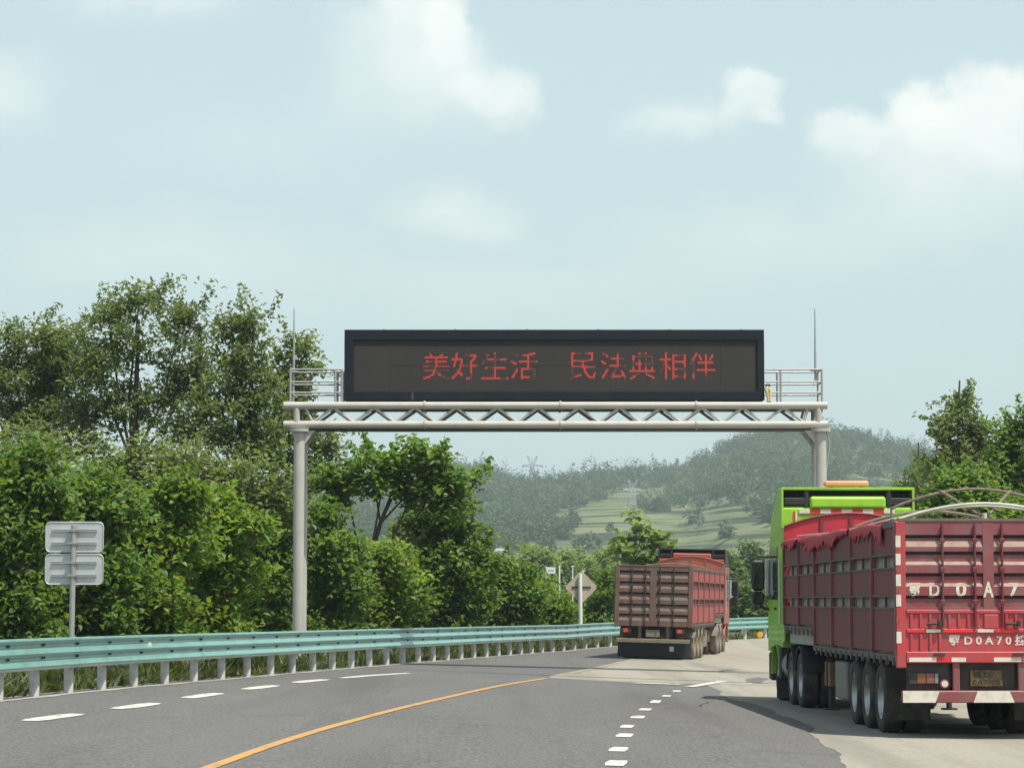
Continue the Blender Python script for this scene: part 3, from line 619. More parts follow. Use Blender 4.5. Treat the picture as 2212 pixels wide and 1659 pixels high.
    HT = [(1078, 1246, 46, 40, 'left end of the valley tree belt, behind the roadside shrubs'), (1150, 1286, 55, 20, 'valley tree left of the small white notice board'), (1240, 1290, 50, 18, 'valley tree behind the diamond sign'),
          (1330, 1282, 45, 22, 'valley tree half hidden by the far truck'), (1595, 1300, 32, 40, 'dark tree right of the far truck cab, above the barrier'), (1622, 1215, 36, 46, 'bluish tree behind the mirror of the green truck'), (1650, 1300, 40, 45, 'dark tree between both trucks'),
          (1575, 1235, 22, 40, 'pale tree beside the far truck cab')]
    for i, (x, y, rx, ry, lab) in enumerate(HT):
        Y = (260, 270, 280, 250, 175, 300, 190, 240)[i]
        plant('valley_tree', lab, 'tree', Y, x, [(x, y, rx, ry), (x - rx * .5, y + ry * .6, rx * .7, ry * .7), (x + rx * .5, y + ry * .5, rx * .7, ry * .7)], 190, 14, .45, .4,
              'leaf_far', trunk=.18, group=BG, seed=90 + i, shell=3, twr=.03)
    # right side, behind the near truck
    RG = 'trees on the right behind the near truck'
    plant('spired_tree', 'spiky topped tree with bare leader, above the truck bows', 'tree', 100, 2072,
          [(2078, 880, 20, 34), (2045, 900, 26, 26), (2095, 915, 34, 34), (2040, 945, 30, 30), (2110, 960, 40, 26), (2068, 985, 46, 34), (2030, 1010, 36, 36), (2120, 990, 30, 24)], 190, 17, .21, .16,
          'leaf_dark', trunk=.13, group=RG, up=.35, aspect=.5, hang=-.2, shoots=.3, seed=101, shell=1.8, trunkpts=[(2078, 1400), (2080, 1150), (2074, 1000), (2070, 900), (2073, 822)], twig=.5)
    plant('spired_tree', 'thin dark conifer with bare tip beside the green cab', 'tree', 110, 1985,
          [(1984, 985, 8, 30), (1975, 1030, 22, 26), (2000, 1020, 22, 30), (1965, 1065, 36, 26), (2000, 1070, 40, 36), (1950, 1060, 14, 30), (1985, 1110, 50, 30)], 190, 20, .17, .17,
          'leaf_dark', trunk=.1, group=RG, up=.3, aspect=.35, hang=-.3, seed=102, trunkpts=[(1985, 1400), (1986, 1150), (1985, 1050), (1984, 955)])
    plant('leafy_tree', 'leafy tree at the right frame edge', 'tree', 92, 2190,
          [(2180, 960, 40, 36), (2220, 930, 30, 50), (2150, 1020, 50, 36), (2200, 1040, 55, 50), (2250, 1000, 50, 90), (2160, 1090, 60, 50)], 330, 24, .2, .2, 'leaf_mid', trunk=.12, group=RG, shoots=.3, seed=103)
    plant('leafy_tree', 'dense broad leafed tree right behind the bare truck bows', 'tree', 86, 2080,
          [(2060, 1050, 55, 40), (2110, 1070, 60, 45), (2050, 1110, 60, 45), (2130, 1130, 70, 50), (2200, 1130, 60, 50), (2080, 1180, 90, 60)], 330, 26, .2, .21, 'leaf_mid', trunk=.12, group=RG, shoots=.12, seed=104)
    plant('shrub', 'bright yellow green bush seen beneath the truck bows at right', 'shrub', 70, 2195, [(2195, 1125, 40, 22), (2230, 1150, 40, 40), (2180, 1170, 50, 40)], 120, 20, .18, .16, 'leaf_bright', 'bark_pale', trunk=.05, seed=105, crown='foliage', stem='stem')
    # grass and weeds along the barrier
    n = 26000; y = rng.uniform(34, 140, n); off = np.abs(rng.normal(0, 1.1, n)) + .28
    X = smooth_rx(y) - off; Z = zroad(X, y) - .06 - .25 * np.clip(off / 3, 0, 1); h = rng.uniform(.12, .5, n) * (1 + .4 * np.sin(y * .9)) * np.clip(.5 + off * .5, .5, 1.2)
    a = rng.uniform(0, 6.28, n); w = rng.uniform(.012, .035, n) * (1 + (rng.random(n) < .25) * 1.5); lean = rng.normal(0, .16, (n, 2))
    b = np.stack([X, y, Z], 1); dx = np.stack([np.cos(a) * w, np.sin(a) * w, 0 * a], 1); m_ = b + np.stack([lean[:, 0] * .5, lean[:, 1] * .5, h * .6], 1); tp = b + np.stack([lean[:, 0] * 1.4, lean[:, 1] * 1.4, h], 1)
    V = np.stack([b - dx, b + dx, m_ + dx * .8, tp, m_ - dx * .8], 1).reshape(-1, 3); k = np.arange(n)[:, None] * 5
    Fa = np.concatenate([k + np.array([[0, 1, 2]]), k + np.array([[0, 2, 4]]), k + np.array([[4, 2, 3]])], 1).reshape(-1, 3)
    tag(link('grass', np_mesh('grass', V, Fa, 'grass_blade')), 'rough green grass and weeds growing under the roadside barrier', 'grass', kind='stuff')
build_plants()

# ------------------------------------------------------------------ guardrail
def build_guardrail():
    ys = np.linspace(20, 139, 3000); xs = smooth_rx(ys); d = np.concatenate([[0], np.cumsum(np.hypot(np.diff(xs), np.diff(ys)))])
    def P(s):
        y = float(np.interp(s, d, ys)); x = float(np.interp(s, d, xs)); y2 = float(np.interp(s + .2, d, ys)); x2 = float(np.interp(s + .2, d, xs))
        t = Vector((x2 - x, y2 - y, 0)).normalized() if s < d[-1] - .3 else Vector((.8, .6, 0)); return Vector((x, y, float(zroad(x, y)))), t
    p0, _ = P(0); root = empty('guardrail', p0)
    tag(root, 'long teal three ridged steel guardrail on pale posts along the curving road', 'guardrail')
    # one post
    mb = MB(); mb.tube([(0, 0, -.5), (0, 0, .90)], .082, 'post_paint', 14); mb.lathe([(.90, .083), (.925, .06), (.935, .001)], 'post_paint', 14, 'z'); post = mb.mesh('post')
    mb = MB(); mb.bbox(-.06, .07, -.045, .045, .5, .8, 'galv'); spacer = mb.mesh('spacer')
    # thrie beam section, cross-section (out to the road, height)
    prof = []
    zz0, zz1 = .44, .965
    for k in range(41):
        t = k / 40; s_ = ((t - .12) / .4) % 1.0; w_ = s_ / .64 if s_ < .64 else (1 - s_) / .36; c_ = .5 + .5 * math.cos(math.pi * w_); prof.append((.0 + .07 * (.35 * (1 - w_) + .65 * c_), zz0 + (zz1 - zz0) * t))
    s = 0.; i = 0; L = d[-1]
    first = 1.2
    sp = first
    while sp < L - .3:
        p, t = P(sp); ang = math.atan2(t.y, t.x); nrm = Vector((t.y, -t.x, 0))
        if p.y > 24:
            o = link('post', post, root, p - p0 - nrm * .05 + Vector((0, 0, .0)), (0, 0, ang)); o2 = link('spacer', spacer, o, (0, 0, 0), (0, 0, -math.pi / 2))
        sp += 2.0
    s = first - 2.0
    while s < L - 1:
        a, b = max(s, 0), min(s + 4.06, L - .35); n = 9
        if P(b)[0].y < 24: s += 4; continue
        mb = MB(); rows = []
        for k in range(n):
            p, t = P(a + (b - a) * k / (n - 1)); nrm = Vector((t.y, -t.x, 0)); lift = .0 if i % 2 else .004
            # front and back skin
            rows.append([p - p0 + nrm * (.085 + u + lift) + Vector((0, 0, z)) for u, z in prof] + [p - p0 + nrm * (.081 + u + lift) + Vector((0, 0, z)) for u, z in reversed(prof)])
        q = len(rows[0]); vs = [v for r in rows for v in r]
        fs = [(k * q + j, (k + 1) * q + j, (k + 1) * q + (j + 1) % q, k * q + (j + 1) % q) for k in range(n - 1) for j in range(q)]
        mb.add(vs, fs, 'teal_rail', True)
        mb.add(rows[0], [tuple(range(q))], 'teal_rail'); mb.add(rows[-1], [tuple(range(q))], 'teal_rail')
        # bolts and slots at the posts
        ss = first
        while ss < b:
            if ss >= a:
                for dsp in (-.05, .05):
                    p, t = P(ss + dsp); nrm = Vector((t.y, -t.x, 0))
                    for z in (zz0 + (zz1 - zz0) * .38, zz0 + (zz1 - zz0) * .78):
                        c = p - p0 + nrm * .076 + Vector((0, 0, z)); mb.tube([c, c + nrm * .035], [.022, .016], 'chassis', 6)
            ss += 2.0
        mb.build('rail_beam', root); s += 4; i += 1
    # reflectors
    def refl(x, y, m, r):
        sN = min(np.linspace(0, L, 2000), key=lambda q: abs(1106 + F * P(q)[0].x / P(q)[0].y - x)); p, t = P(sN); nrm = Vector((t.y, -t.x, 0)); z = CAMH + (1300 - y) / F * p.y
        c = Vector((p.x, p.y, z)) - p0 + nrm * .10; mb = MB(); mb.tube([c, c + nrm * .03 - t * .06], [r, r * .9], m, 12); mb.tube([c - nrm * .06, c], .015, 'galv', 6); mb.build('reflector', root)
    refl(314, 1392, 'reflect_white', .055); refl(1636, 1370, 'amber', .14)
build_guardrail()

# ------------------------------------------------------------------ gantry and message sign
def build_gantry():
    Y0, Y1 = 72.0, 73.05
    def z_(y): return at(1106, y, Y0).z
    def x_(x): return (x - 1106) / F * at(x, 900, Y0).y if False else (at(x, 900, Y0).x)
    zt = z_(876); zb = z_(917); xl, xr = x_(613), x_(1787); r = .1
    root = empty('sign_gantry', (x_(645), Y0, float(zroad(-5.7, Y0)))); o0 = root.location.copy()
    tag(root, 'grey steel pipe gantry with zigzag truss spanning the road', 'gantry')
    def V(x, y, z): return Vector((x, y, z)) - o0
    for cx, Yc in ((645, Y0), (1771, Y0)):
        for yy in (Y0, Y1):
            X = x_(cx) + .02
            mb = MB(); zg = float(zroad(X, yy)); mb.tube([V(X, yy, zg - .4), V(X, yy, zb - .17)], .145, 'gantry_paint', 20)
            mb.tube([V(X, yy, zg - .05), V(X, yy, zg + .03)], .32, 'gantry_paint', 16); mb.tube([V(X, yy, zb - .19), V(X, yy, zb - .15)], .26, 'gantry_paint', 16); mb.tube([V(X, yy, zb - .147), V(X, yy, zb - .11)], .26, 'gantry_paint', 16)
            # gusset plates below the flange
            mb.prism([(X - o0.x + (.14 if cx < 1000 else -.14), zb - .52 - o0.z), (X - o0.x + (.14 if cx < 1000 else -.14), zb - .16 - o0.z), (X - o0.x + (.42 if cx < 1000 else -.42), zb - .16 - o0.z)], yy - o0.y - .012, yy - o0.y + .012, 'gantry_paint', 'y')
            mb.build('column', root)
    for yy in (Y0, Y1):
        for nm, z in (('upper_chord', zt), ('lower_chord', zb)):
            mb = MB(); mb.tube([V(xl, yy, z), V(xr, yy, z)], r, 'gantry_paint', 18)
            for k in range(1, 4):
                xx = xl + (xr - xl) * k / 4 + .13
                for dx in (-.022, .002): mb.tube([V(xx + dx, yy, z), V(xx + dx + .018, yy, z)], r + .028, 'gantry_paint', 18)
            mb.build(nm, root)
        # zigzag web
        mb = MB(); ap = [x_(720 + 88.4 * k) for k in range(12)]; st = x_(660); en = x_(1745)
        seq = [(st, zt - .06)]; prev = st
        h = ap[1] - ap[0]
        seq.append((ap[0] - h / 2 + .0, zb + .06))
        for a in ap: seq.append((a, zt - .06)); seq.append((a + h / 2, zb + .06))
        seq.append((en, zt - .06))
        for (a, za), (b, zb_) in zip(seq, seq[1:]): mb.tube([V(a, yy, za), V(b, yy, zb_)], .038, 'gantry_paint', 8)
        mb.build('truss_web', root)
        for cx in (641, 1768):
            mb = MB(); mb.tube([V(x_(cx), yy, zb), V(x_(cx), yy, zt)], .085, 'gantry_paint', 14); mb.build('end_strut', root)
    mb = MB()
    for k in range(14):
        xx = xl + .35 + (xr - xl - .7) * k / 13
        for z in (zt, zb): mb.tube([V(xx, Y0, z), V(xx, Y1, z)], .035, 'gantry_paint', 6)
    mb.build('cross_tube', root)
    # added dark plates: upper shades the back truss, lower paints the shaded underside
    mb = MB(); mb.box(xl - o0.x + .12, xr - o0.x - .12, .06, Y1 - Y0 + .1, zt + .04 - o0.z, zt + .065 - o0.z, 'chassis'); mb.box(xl - o0.x + .25, xr - o0.x - .25, .06, Y1 - Y0 + .10, zb - .125 - o0.z, zb - .105 - o0.z, 'chassis')
    mb.build('shade_deck', root)
    # end railings
    for a, b, posts in ((627, 741, (627, 724, 738)), (1654, 1776, (1687, 1776))):
        for yy, dz in ((Y0, 0), (Y1 - .1, 0)):
            mb = MB(); zr = [z_(798), z_(825), z_(848)]
            for z in zr: mb.tube([V(x_(a), yy, z), V(x_(b), yy, z)], .022, 'galv', 8)
            for p in posts: mb.tube([V(x_(p), yy, zt + .08), V(x_(p), yy, zr[0])], .03, 'galv', 8)
            mb.build('railing', root)
        mb = MB(); e = a if a < 1000 else b
        for z in zr: mb.tube([V(x_(e), Y0, z), V(x_(e), Y1 - .1, z)], .022, 'galv', 8)
        mb.build('railing', root)
    for x, y0, y1 in ((632, 800, 664), (1765, 796, 664)):
        mb = MB(); X = x_(x); mb.tube([V(X, Y0 + .3, z_(y0) - .3), V(X, Y0 + .3, z_(y0) + .35), V(X, Y0 + .3, z_(y1))], [.032, .03, .012], 'galv', 8)
        mb.bbox(X - .12 - o0.x, X + .12 - o0.x, Y0 + .2 - o0.y, Y0 + .4 - o0.y, z_(y0) - .05 - o0.z, z_(y0) + .0 - o0.z, 'galv'); mb.build('lightning_rod', root)
    # hanging wire beside the right column
    mb = MB(); X = x_(1785)
    mb.tube([V(X, Y0, zb - .15), V(X + .08, Y0, zb - .5), V(X + .03, Y0, zb - .9), V(X - .05, Y0, zb - 1.4)], .02, 'galv', 6); mb.build('cable', root)
    # ---- message sign
    xa, xb = x_(744), x_(1651); za, zc = z_(866), z_(713); sy0, sy1 = Y0 + .02, Y0 + .75
    c = Vector(((xa + xb) / 2, sy0, za + .02)); sg = empty('message_sign', c); tag(sg, 'wide dark LED board with red Chinese characters on top of the gantry', 'sign')
    def W(x, y, z): return (x - c.x, y - c.y, z - c.z)
    pa, pb, pz0, pz1 = x_(763), x_(1637), z_(845), z_(735)
    mb = MB()
    # cabinet as frame bars round the recessed face
    X0, X1, Z0, Z1 = xa - c.x, xb - c.x, .005, zc - c.z
    mb.box(X0, X1, .08, sy1 - sy0, Z0, Z1, 'cabinet_dark'); 
    a0, a1, b0, b1 = pa - c.x, pb - c.x, pz0 - c.z, pz1 - c.z
    mb.bbox(X0 - .01, X1 + .01, -.02, .1, b1, Z1 + .01, 'cabinet_dark'); mb.bbox(X0 - .01, X1 + .01, -.02, .1, Z0 - .005, b0, 'cabinet_dark')
    mb.bbox(X0 - .01, a0, -.02, .1, b0, b1, 'cabinet_dark', .002); mb.bbox(a1, X1 + .01, -.02, .1, b0, b1, 'cabinet_dark', .002)
    for k in range(6): mb.box(X0 + 1 + k * 1.9, X0 + 1.05 + k * 1.9, .1, .7, Z1, Z1 + .03, 'cabinet_dark')
    mb.box(x_(888) - c.x, x_(894) - c.x, -.03, -.0, Z0, b0 - .02, 'chassis')
    mb.build('cabinet', sg)
    mb = MB()
    ncol = 11; 
    for i in range(ncol):
        for j in range(2):
            u0 = a0 + (a1 - a0) * i / ncol; u1 = a0 + (a1 - a0) * (i + 1) / ncol; w0 = b0 + (b1 - b0) * j / 2; w1 = b0 + (b1 - b0) * (j + 1) / 2
            mb.box(u0 + .0015, u1 - .0015, .03 + .0008 * ((i * 3 + j * 5) % 4), .079, w0 + .0015, w1 - .0015, 'led_panel')
    mb.build('display_panel', sg)
    # characters as lit LED pixels
    G = 26
    def pixels(ch):
        me, sz = text_mesh(ch, 1.0, 0.0, 'led_red'); me.calc_loop_triangles()
        co = np.array([v.co[:] for v in me.vertices])[:, [0, 2]]; tri = np.array([t.vertices[:] for t in me.loop_triangles])
        lo, hi = co.min(0), co.max(0); s = max(hi - lo); g = (np.arange(G * 3) + .5) / (G * 3) - .5
        gx, gz = np.meshgrid(g * s, g * s); ins = np.zeros(gx.shape, bool)
        for a, b, c_ in co[tri]:
            d = (b[0] - a[0]) * (c_[1] - a[1]) - (b[1] - a[1]) * (c_[0] - a[0])
            if abs(d) < 1e-12: continue
            l1 = ((b[0] - gx) * (c_[1] - gz) - (b[1] - gz) * (c_[0] - gx)) / d; l2 = ((c_[0] - gx) * (a[1] - gz) - (c_[1] - gz) * (a[0] - gx)) / d
            ins |= (l1 >= 0) & (l2 >= 0) & (1 - l1 - l2 >= 0)
        bpy.data.meshes.remove(me)
        cov = ins.reshape(G, 3, G, 3).mean((1, 3)); return cov
    rg = np.random.default_rng(5)
    chs = [('美', 942), ('好', 1004), ('生', 1069), ('活', 1132), ('民', 1259), ('法', 1326), ('典', 1389), ('相', 1453), ('伴', 1517)]
    for ch, px in chs:
        cov = pixels(ch); cx = x_(px) - c.x; cz = z_(790) - c.z; H = .72; q = H / G; mb = MB()
        vr = rg.random((5, 5)); big = np.kron(vr, np.ones((6, 6)))[:G, :G]
        for i in range(G):
            for j in range(G):
                if cov[i, j] > .52:
                    dim = big[i, j] < .36
                    if dim and rg.random() < .22: continue
                    x = cx + (j - G / 2 + .5) * q; z = cz + (i - G / 2 + .5) * q; h = q * (.39 if not dim else .33)
                    mb.box(x - h, x + h, .0275, .0329, z - h, z + h, 'led_dim' if dim else 'led_red')
        mb.build('led_character', sg)
    # pale cable bundle hanging at the sign's right end
    X = x_(1659); cb = empty('cable_bundle', (X, Y0 - .02, zt + .1)); tag(cb, 'small cream cable bundle hanging at the right end of the LED board', 'cable')
    mb = MB(); mb.tube([(0, 0, .42), (-.04, .0, .34), (-.02, 0, .22), (.0, 0, .1), (.0, 0, 0)], [.03, .06, .045, .03, .03], 'cream_cable', 8); mb.tube([(.02, 0, .36), (.06, 0, .3), (.05, 0, .16), (.05, 0, 0)], [.03, .035, .03, .03], 'cream_cable', 8); mb.build('cord', cb)
    mb = MB(); mb.bbox(-.06, .06, -.03, .06, .40, .47, 'chassis'); mb.build('clamp', cb); mb = MB(); mb.bbox(-.04, .09, -.04, .05, -.05, .0, 'chassis'); mb.build('foot', cb)
build_gantry()

# ------------------------------------------------------------------ signs
def rrect(x0, x1, z0, z1, r, n=5):
    out = []
    for cx, cz, a0 in ((x1 - r, z1 - r, 0), (x0 + r, z1 - r, 90), (x0 + r, z0 + r, 180), (x1 - r, z0 + r, 270)):
        for k in range(n + 1): a = R(a0 + 90 * k / n); out.append((cx + r * math.cos(a), cz + r * math.sin(a)))
    return out
def build_signs():
    Y = 50.0; b = at(154, 1400, Y); zg = float(zroad(b.x, Y)) - .1; root = empty('road_sign', (b.x, Y, zg)); o0 = root.location.copy()
    tag(root, 'pair of grey sign panels seen from behind on one pole, left of the road', 'sign')
    def z_(y): return at(154, y, Y).z - zg
    mb = MB(); mb.tube([(0, -.06, -.3), (0.03, -.06, z_(1135))], [.052, .05], 'galv', 14); mb.build('pole', root)
    for ya, yb in ((1127, 1193), (1196, 1263)):
        x0, x1 = at(98, 1150, Y).x - b.x, at(224, 1150, Y).x - b.x; z0, z1 = z_(yb), z_(ya)
        mb = MB(); mb.prism(rrect(x0, x1, z0, z1, .09), .012, .016, 'alu', 'y')
        # turned-in rim
        rim = [Vector((x, .010, z)) for x, z in rrect(x0 + .008, x1 - .008, z0 + .008, z1 - .008, .085)]; mb.tube(rim + [rim[0]], .011, 'alu', 6)
        p = mb.build('panel', root)
        for zz in (z0 + (z1 - z0) * .30, z0 + (z1 - z0) * .72):
            mb = MB(); mb.box(x0 + .12, x1 - .12, -.022, .011, zz - .022, zz + .022, 'alu'); mb.box(x0 + .12, x1 - .12, -.03, -.0225, zz + .012, zz + .022, 'alu'); mb.box(-.075, .09, -.124, -.031, zz - .018, zz + .018, 'galv'); mb.build('rail', p)
    # diamond sign
    Y = 109.; b = at(1256, 1400, Y); zg = float(zroad(b.x, Y)); root = empty('warning_sign', (b.x, Y, zg)); tag(root, 'diamond shaped sign seen from behind on a white post', 'sign')
    def z2(y): return at(1256, y, Y).z - zg
    mb = MB(); mb.tube([(-.02, -.07, -.3), (-.05, -.07, z2(1240))], .075, 'white_sign', 14); mb.build('post', root)
    cz = z2(1268); h = .61
    mb = MB(); k = .06; mb.prism([(h, cz - k), (h, cz + k), (k, cz + h), (-k, cz + h), (-h, cz + k), (-h, cz - k), (-k, cz - h), (k, cz - h)], .02, .026, 'sign_back', 'y')
    p = mb.build('panel', root); mb = MB(); mb.box(-.38, .38, -.01, .019, cz - .03, cz + .03, 'chassis'); mb.build('rail', p)
    # small notice far off
    Y = 240.; b = at(1190, 1262, Y); root = empty('notice_board', (b.x, Y, -2.5)); tag(root, 'small white notice board on two pale posts in the valley', 'sign'); px = F / Y; zz = at(1190, 1232, Y).z + 2.5
    mb = MB(); mb.bbox(-.4, .4, -.04, .04, zz - .28, zz + .28, 'white_sign'); p = mb.build('board', root)
    mb = MB(); mb.box(-.26, .26, -.05, -.041, zz - .05, zz + .05, 'roof_grey'); mb.build('lettering', p)
    for x in (-.4, .75):
        mb = MB(); mb.tube([(x, .1, -.3), (x, .1, zz + (.3 if x < 0 else .45))], .07, 'white_sign', 8); mb.build('post', root)
    # far poles
    for px_, y0, y1, Y, lab in ((1249, 1222, 1262, 235., 'thin pale pole above the diamond sign, left one of two'), (1272, 1232, 1262, 235., 'shorter thin pale pole right of the diamond sign top')):
        b = at(px_ - 12, y1, Y); o = MB(); o.tube([(0, 0, -1.5), (0, 0, at(px_, y0, Y).z - b.z)], .05, 'white_sign', 8); o.tube([(-.14, 0, at(px_, y0, Y).z - b.z - .05), (.14, 0, at(px_, y0, Y).z - b.z - .05)], .05, 'white_sign', 6)
        tag(o.build('utility_pole', None, b), lab, 'pole', 'thin poles in the valley')
    # houses
    for px_, y, Y, wd, hh, lab in ((1082, 1204, 800., 3.5, 5.5, 'small white house on the hill foot behind the leaning tree'), (1541, 1210, 600., 2.6, 3.4, 'little white hut on the slope above the far truck cab')):
        b = at(px_, y, Y); X = b.x; zg = float(hill_z(np.array(X), np.array(Y))); H = at(px_, y - 14, Y).z - zg
        root = empty('house', (X, Y, zg)); tag(root, lab, 'house')
        mb = MB(); mb.box(-wd / 2, wd / 2, 0, 5, -1, H, 'house_white'); w = mb.build('wall', root)
        mb = MB(); mb.prism([(-wd / 2 - .3, H), (wd / 2 + .3, H), (wd / 2 - .5, H + .8), (-wd / 2 + .5, H + .8)], -.3, 5.3, 'roof_grey' if wd < 3 else 'house_white', 'y'); mb.build('roof', root)
        for x in (-wd * .25, wd * .25):
            mb = MB(); mb.box(x - .35, x + .35, -.05, -.003, H - 1.3, H - .5, 'glass_dark'); mb.build('window', root)
    # pylons
    def pylon(px_, ytop, ybot, Y, lab, halfw, st='tower_steel'):
        b = at(px_, ybot, Y); h = at(px_, ytop, Y).z - b.z; root = empty('pylon', (b.x, Y, b.z)); tag(root, lab, 'pylon', 'power line pylons on the hill'); a = h * halfw; r = .27 * h / 20
        mb = MB()
        for sx in (-1, 1):
            for sy in (-1, 1): mb.tube([(sx * h * .14, sy * h * .14, -1), (sx * h * .05, sy * h * .05, h * .66)], r, st, 5)
        for k in range(7):
            z0, z1 = h * .66 * k / 7, h * .66 * (k + 1) / 7; w0 = h * (.14 - .09 * k / 7); w1 = h * (.14 - .09 * (k + 1) / 7)
            for sy in (-1, 1):
                mb.tube([(-w0, sy * w0, z0), (w1, sy * w1, z1)], r * .55, st, 4); mb.tube([(w0, sy * w0, z0), (-w1, sy * w1, z1)], r * .55, st, 4)
        mb.build('mast', root)
        mb = MB()
        mb.tube([(-a, 0, h * .64), (0, 0, h * .70), (a, 0, h * .64)], r * 1.2, st, 5); mb.tube([(-a, 0, h * .62), (a, 0, h * .62)], r, st, 5)
        for s in (-1, 1): mb.tube([(s * a * .15, 0, h * .66), (s * a * .5, 0, h)], r, st, 5); mb.tube([(s * a * .5, 0, h), (s * a * .1, 0, h * .82), (-s * a * .15, 0, h * .66)], r * .8, st, 5)
        mb.build('cross_arm', root)
        mb = MB()
        for s in (-1, 1): mb.tube([(s * a * .95, 0, h * .62), (s * a * .95, 0, h * .55)], r * .9, st, 5)
        mb.build('insulator', root)
    pylon(1150, 984, 1045, 1990., 'tall pylon standing against the sky on the ridge', .37)
    pylon(1367, 1036, 1098, 1500., 'pylon part way down the terraced slope', .33, 'tower_pale')
    pylon(1042, 986, 1026, 2030., 'faint distant pylon above the tuft of the leaning tree', .35)
build_signs()

# ------------------------------------------------------------------ trucks
def build_truck(sp):
    M = sp['m']; root = empty('cargo_truck', sp['loc'], sp['rot']); tag(root, sp['label'], 'truck')
    HW = 1.25; L = sp.get('L', 13.0); top = 3.0; zl = 1.80; GN = 8.9    # half width, body length, board top, top of the lower board, gooseneck start
    def B(name, mb, parent=root, bevel=0): return mb.build(name, parent, bevel=bevel)
    # ---- side panels
    bays = 6; bw = (L - .1) / bays
    for sx in (-1, 1):
        mb = MB()
        def sbox(y0, y1, z0, z1, m, x0=0., x1=.04):
            a, b = sorted((sx * (HW - x1), sx * (HW - x0))); mb.box(a, b, y0, y1, z0, z1, m)
        for k in range(bays + 1):
            y = .05 + k * bw; zb = 1.17 if y < GN else 1.47
            sbox(y - .035, y + .035, zb, top, M['frame'], -.035, .05)
        for k in range(bays):
            y0 = .05 + k * bw + .036; y1 = y0 + bw - .072; zb = 1.2 if y1 < GN + 1 else 1.5
            sbox(y0, y1, zb, zl, M['side']); sbox(y0, y1, 2.0, 2.36, M['side']); sbox(y0, y1, 2.58, top - .06, M['side'])
            for z0, z1 in ((zl + .001, zl + .026), (1.972, 1.999), (2.361, 2.386), (2.552, 2.579)): sbox(y0, y1, z0, z1, M['rail'], -.025, .05)
            sbox(y0, y1, top - .059, top + .02, M['rail'], -.03, .06)
            yy = (y0 + y1) / 2
            for z0, z1 in ((zl + .027, 1.971), (2.387, 2.551)): sbox(yy - .018, yy + .018, z0, z1, M['frame'], 0, .04)
        B('side_panel', mb)
        # sill and hooks
        mb = MB()
        a, b = sorted((sx * (HW - .08), sx * (HW + .01))); mb.box(a, b, 0, GN, 1.08, 1.169, M['rail']); mb.box(a, b, GN, L, 1.38, 1.469, M['rail'])
        for k in range(22):
            y = .25 + k * .58; z = 1.06 if y < GN else 1.36; a, b = sorted((sx * (HW - .0), sx * (HW + .03))); mb.box(a, b, y, y + .08, z - .04, z + .07, M['rail'])
        B('sill', mb)
    # ---- load behind the gaps
    mb = MB(); rg = np.random.default_rng(3); nx, ny = 8, 40; vs = []; fs = []
    for j in range(ny):
        for i in range(nx):
            x = -1.18 + 2.36 * i / (nx - 1); y = .25 + (L - .5) * j / (ny - 1); vs.append((x, y, 2.78 + .12 * math.sin(y * 1.3) + .1 * math.cos(x * 2) + rg.normal(0, .03)))
    n0 = len(vs); vs += [(v[0], v[1], 1.15) for v in vs[:n0]]
    for j in range(ny - 1):
        for i in range(nx - 1): a = j * nx + i; fs.append((a, a + 1, a + nx + 1, a + nx))
    for j in range(ny - 1):
        for i in (0, nx - 1): a = j * nx + i; fs.append((a, a + nx, a + nx + n0, a + n0))
    for i in range(nx - 1):
        for j in (0, ny - 1): a = j * nx + i; fs.append((a, a + 1, a + 1 + n0, a + n0))
    mb.add(vs, fs, 'cargo_grey', True); B('load', mb)
    # ---- bed and chassis
    mb = MB(); mb.box(-HW + .09, HW - .09, .1, GN, 1.06, 1.148, 'chassis'); mb.box(-HW + .09, HW - .09, GN, L - .05, 1.37, 1.46, 'chassis')
    for x in (-.45, .45):
        mb.box(x - .07, x + .07, .15, GN, .72, 1.059, 'chassis'); mb.prism([(GN, .8), (GN, 1.06), (GN + .6, 1.36), (L - .6, 1.36), (L - .6, 1.2), (GN + .8, 1.2)], x - .07, x + .07, 'chassis')
    for k in range(8): mb.box(-1.1, 1.1, .6 + k * 1.1, .7 + k * 1.1, .96, 1.055, 'chassis')
    B('chassis', mb)
    # ---- rear gate: pockets pressed into the doors
    D = .075 if sp['tail'] else .1
    mb = MB(); prof = [(.12, zl), (0., zl)] if sp['tail'] else [(.12, 1.08), (0., 1.08)]
    for (zt, zf, ze) in sorted(sp['pockets'], key=lambda p: p[0]):
        if ze is not None: prof += [(0., ze), (.03, zf)]
        else: prof += [(0., zf), (.03, zf + .004)]
        prof += [(.03, zt - sp['slot']), (D, zt - sp['slot'] - .001), (D, zt), (0., zt + .001)]
    prof += [(0., 3.02), (.12, 3.02)]
    # extruded per field so the pockets end short of the bars
    for x0, x1 in sp['cols']:
        mb.prism(prof, x0, x1, M['gate'])
        for (zt, zf, ze) in sp['pockets']:      # slivers painted as each ledge's sunlit highlight, dark strips as each slot's shade
            if ze is not None: mb.prism([(-.002, ze + .001), (.0285, zf + .002), (.0285, zf + .006), (-.002, ze + .005)], x0 + .012, x1 - .012, 'ledge_highlight' if sp['tail'] else 'dust_and_highlight')
            mb.box(x0 + .004, x1 - .004, D - .012, D - .002, zt - sp['slot'] + .002, zt - .002, 'chassis')
    zb = zl if sp['tail'] else 1.08
    edges = [-1.13] + [v for c in sp['cols'] for v in c] + [1.13]
    for a, b in zip(edges[::2], edges[1::2]):
        if b - a > .004: mb.box(a + .0005, b - .0005, -.004, .06, zb, 3.021, M['gate'])
    mb.box(-HW + .02, HW - .02, -.012, .07, 3.0215, 3.06, 'dust_and_highlight')
    gate = B('rear_gate', mb)
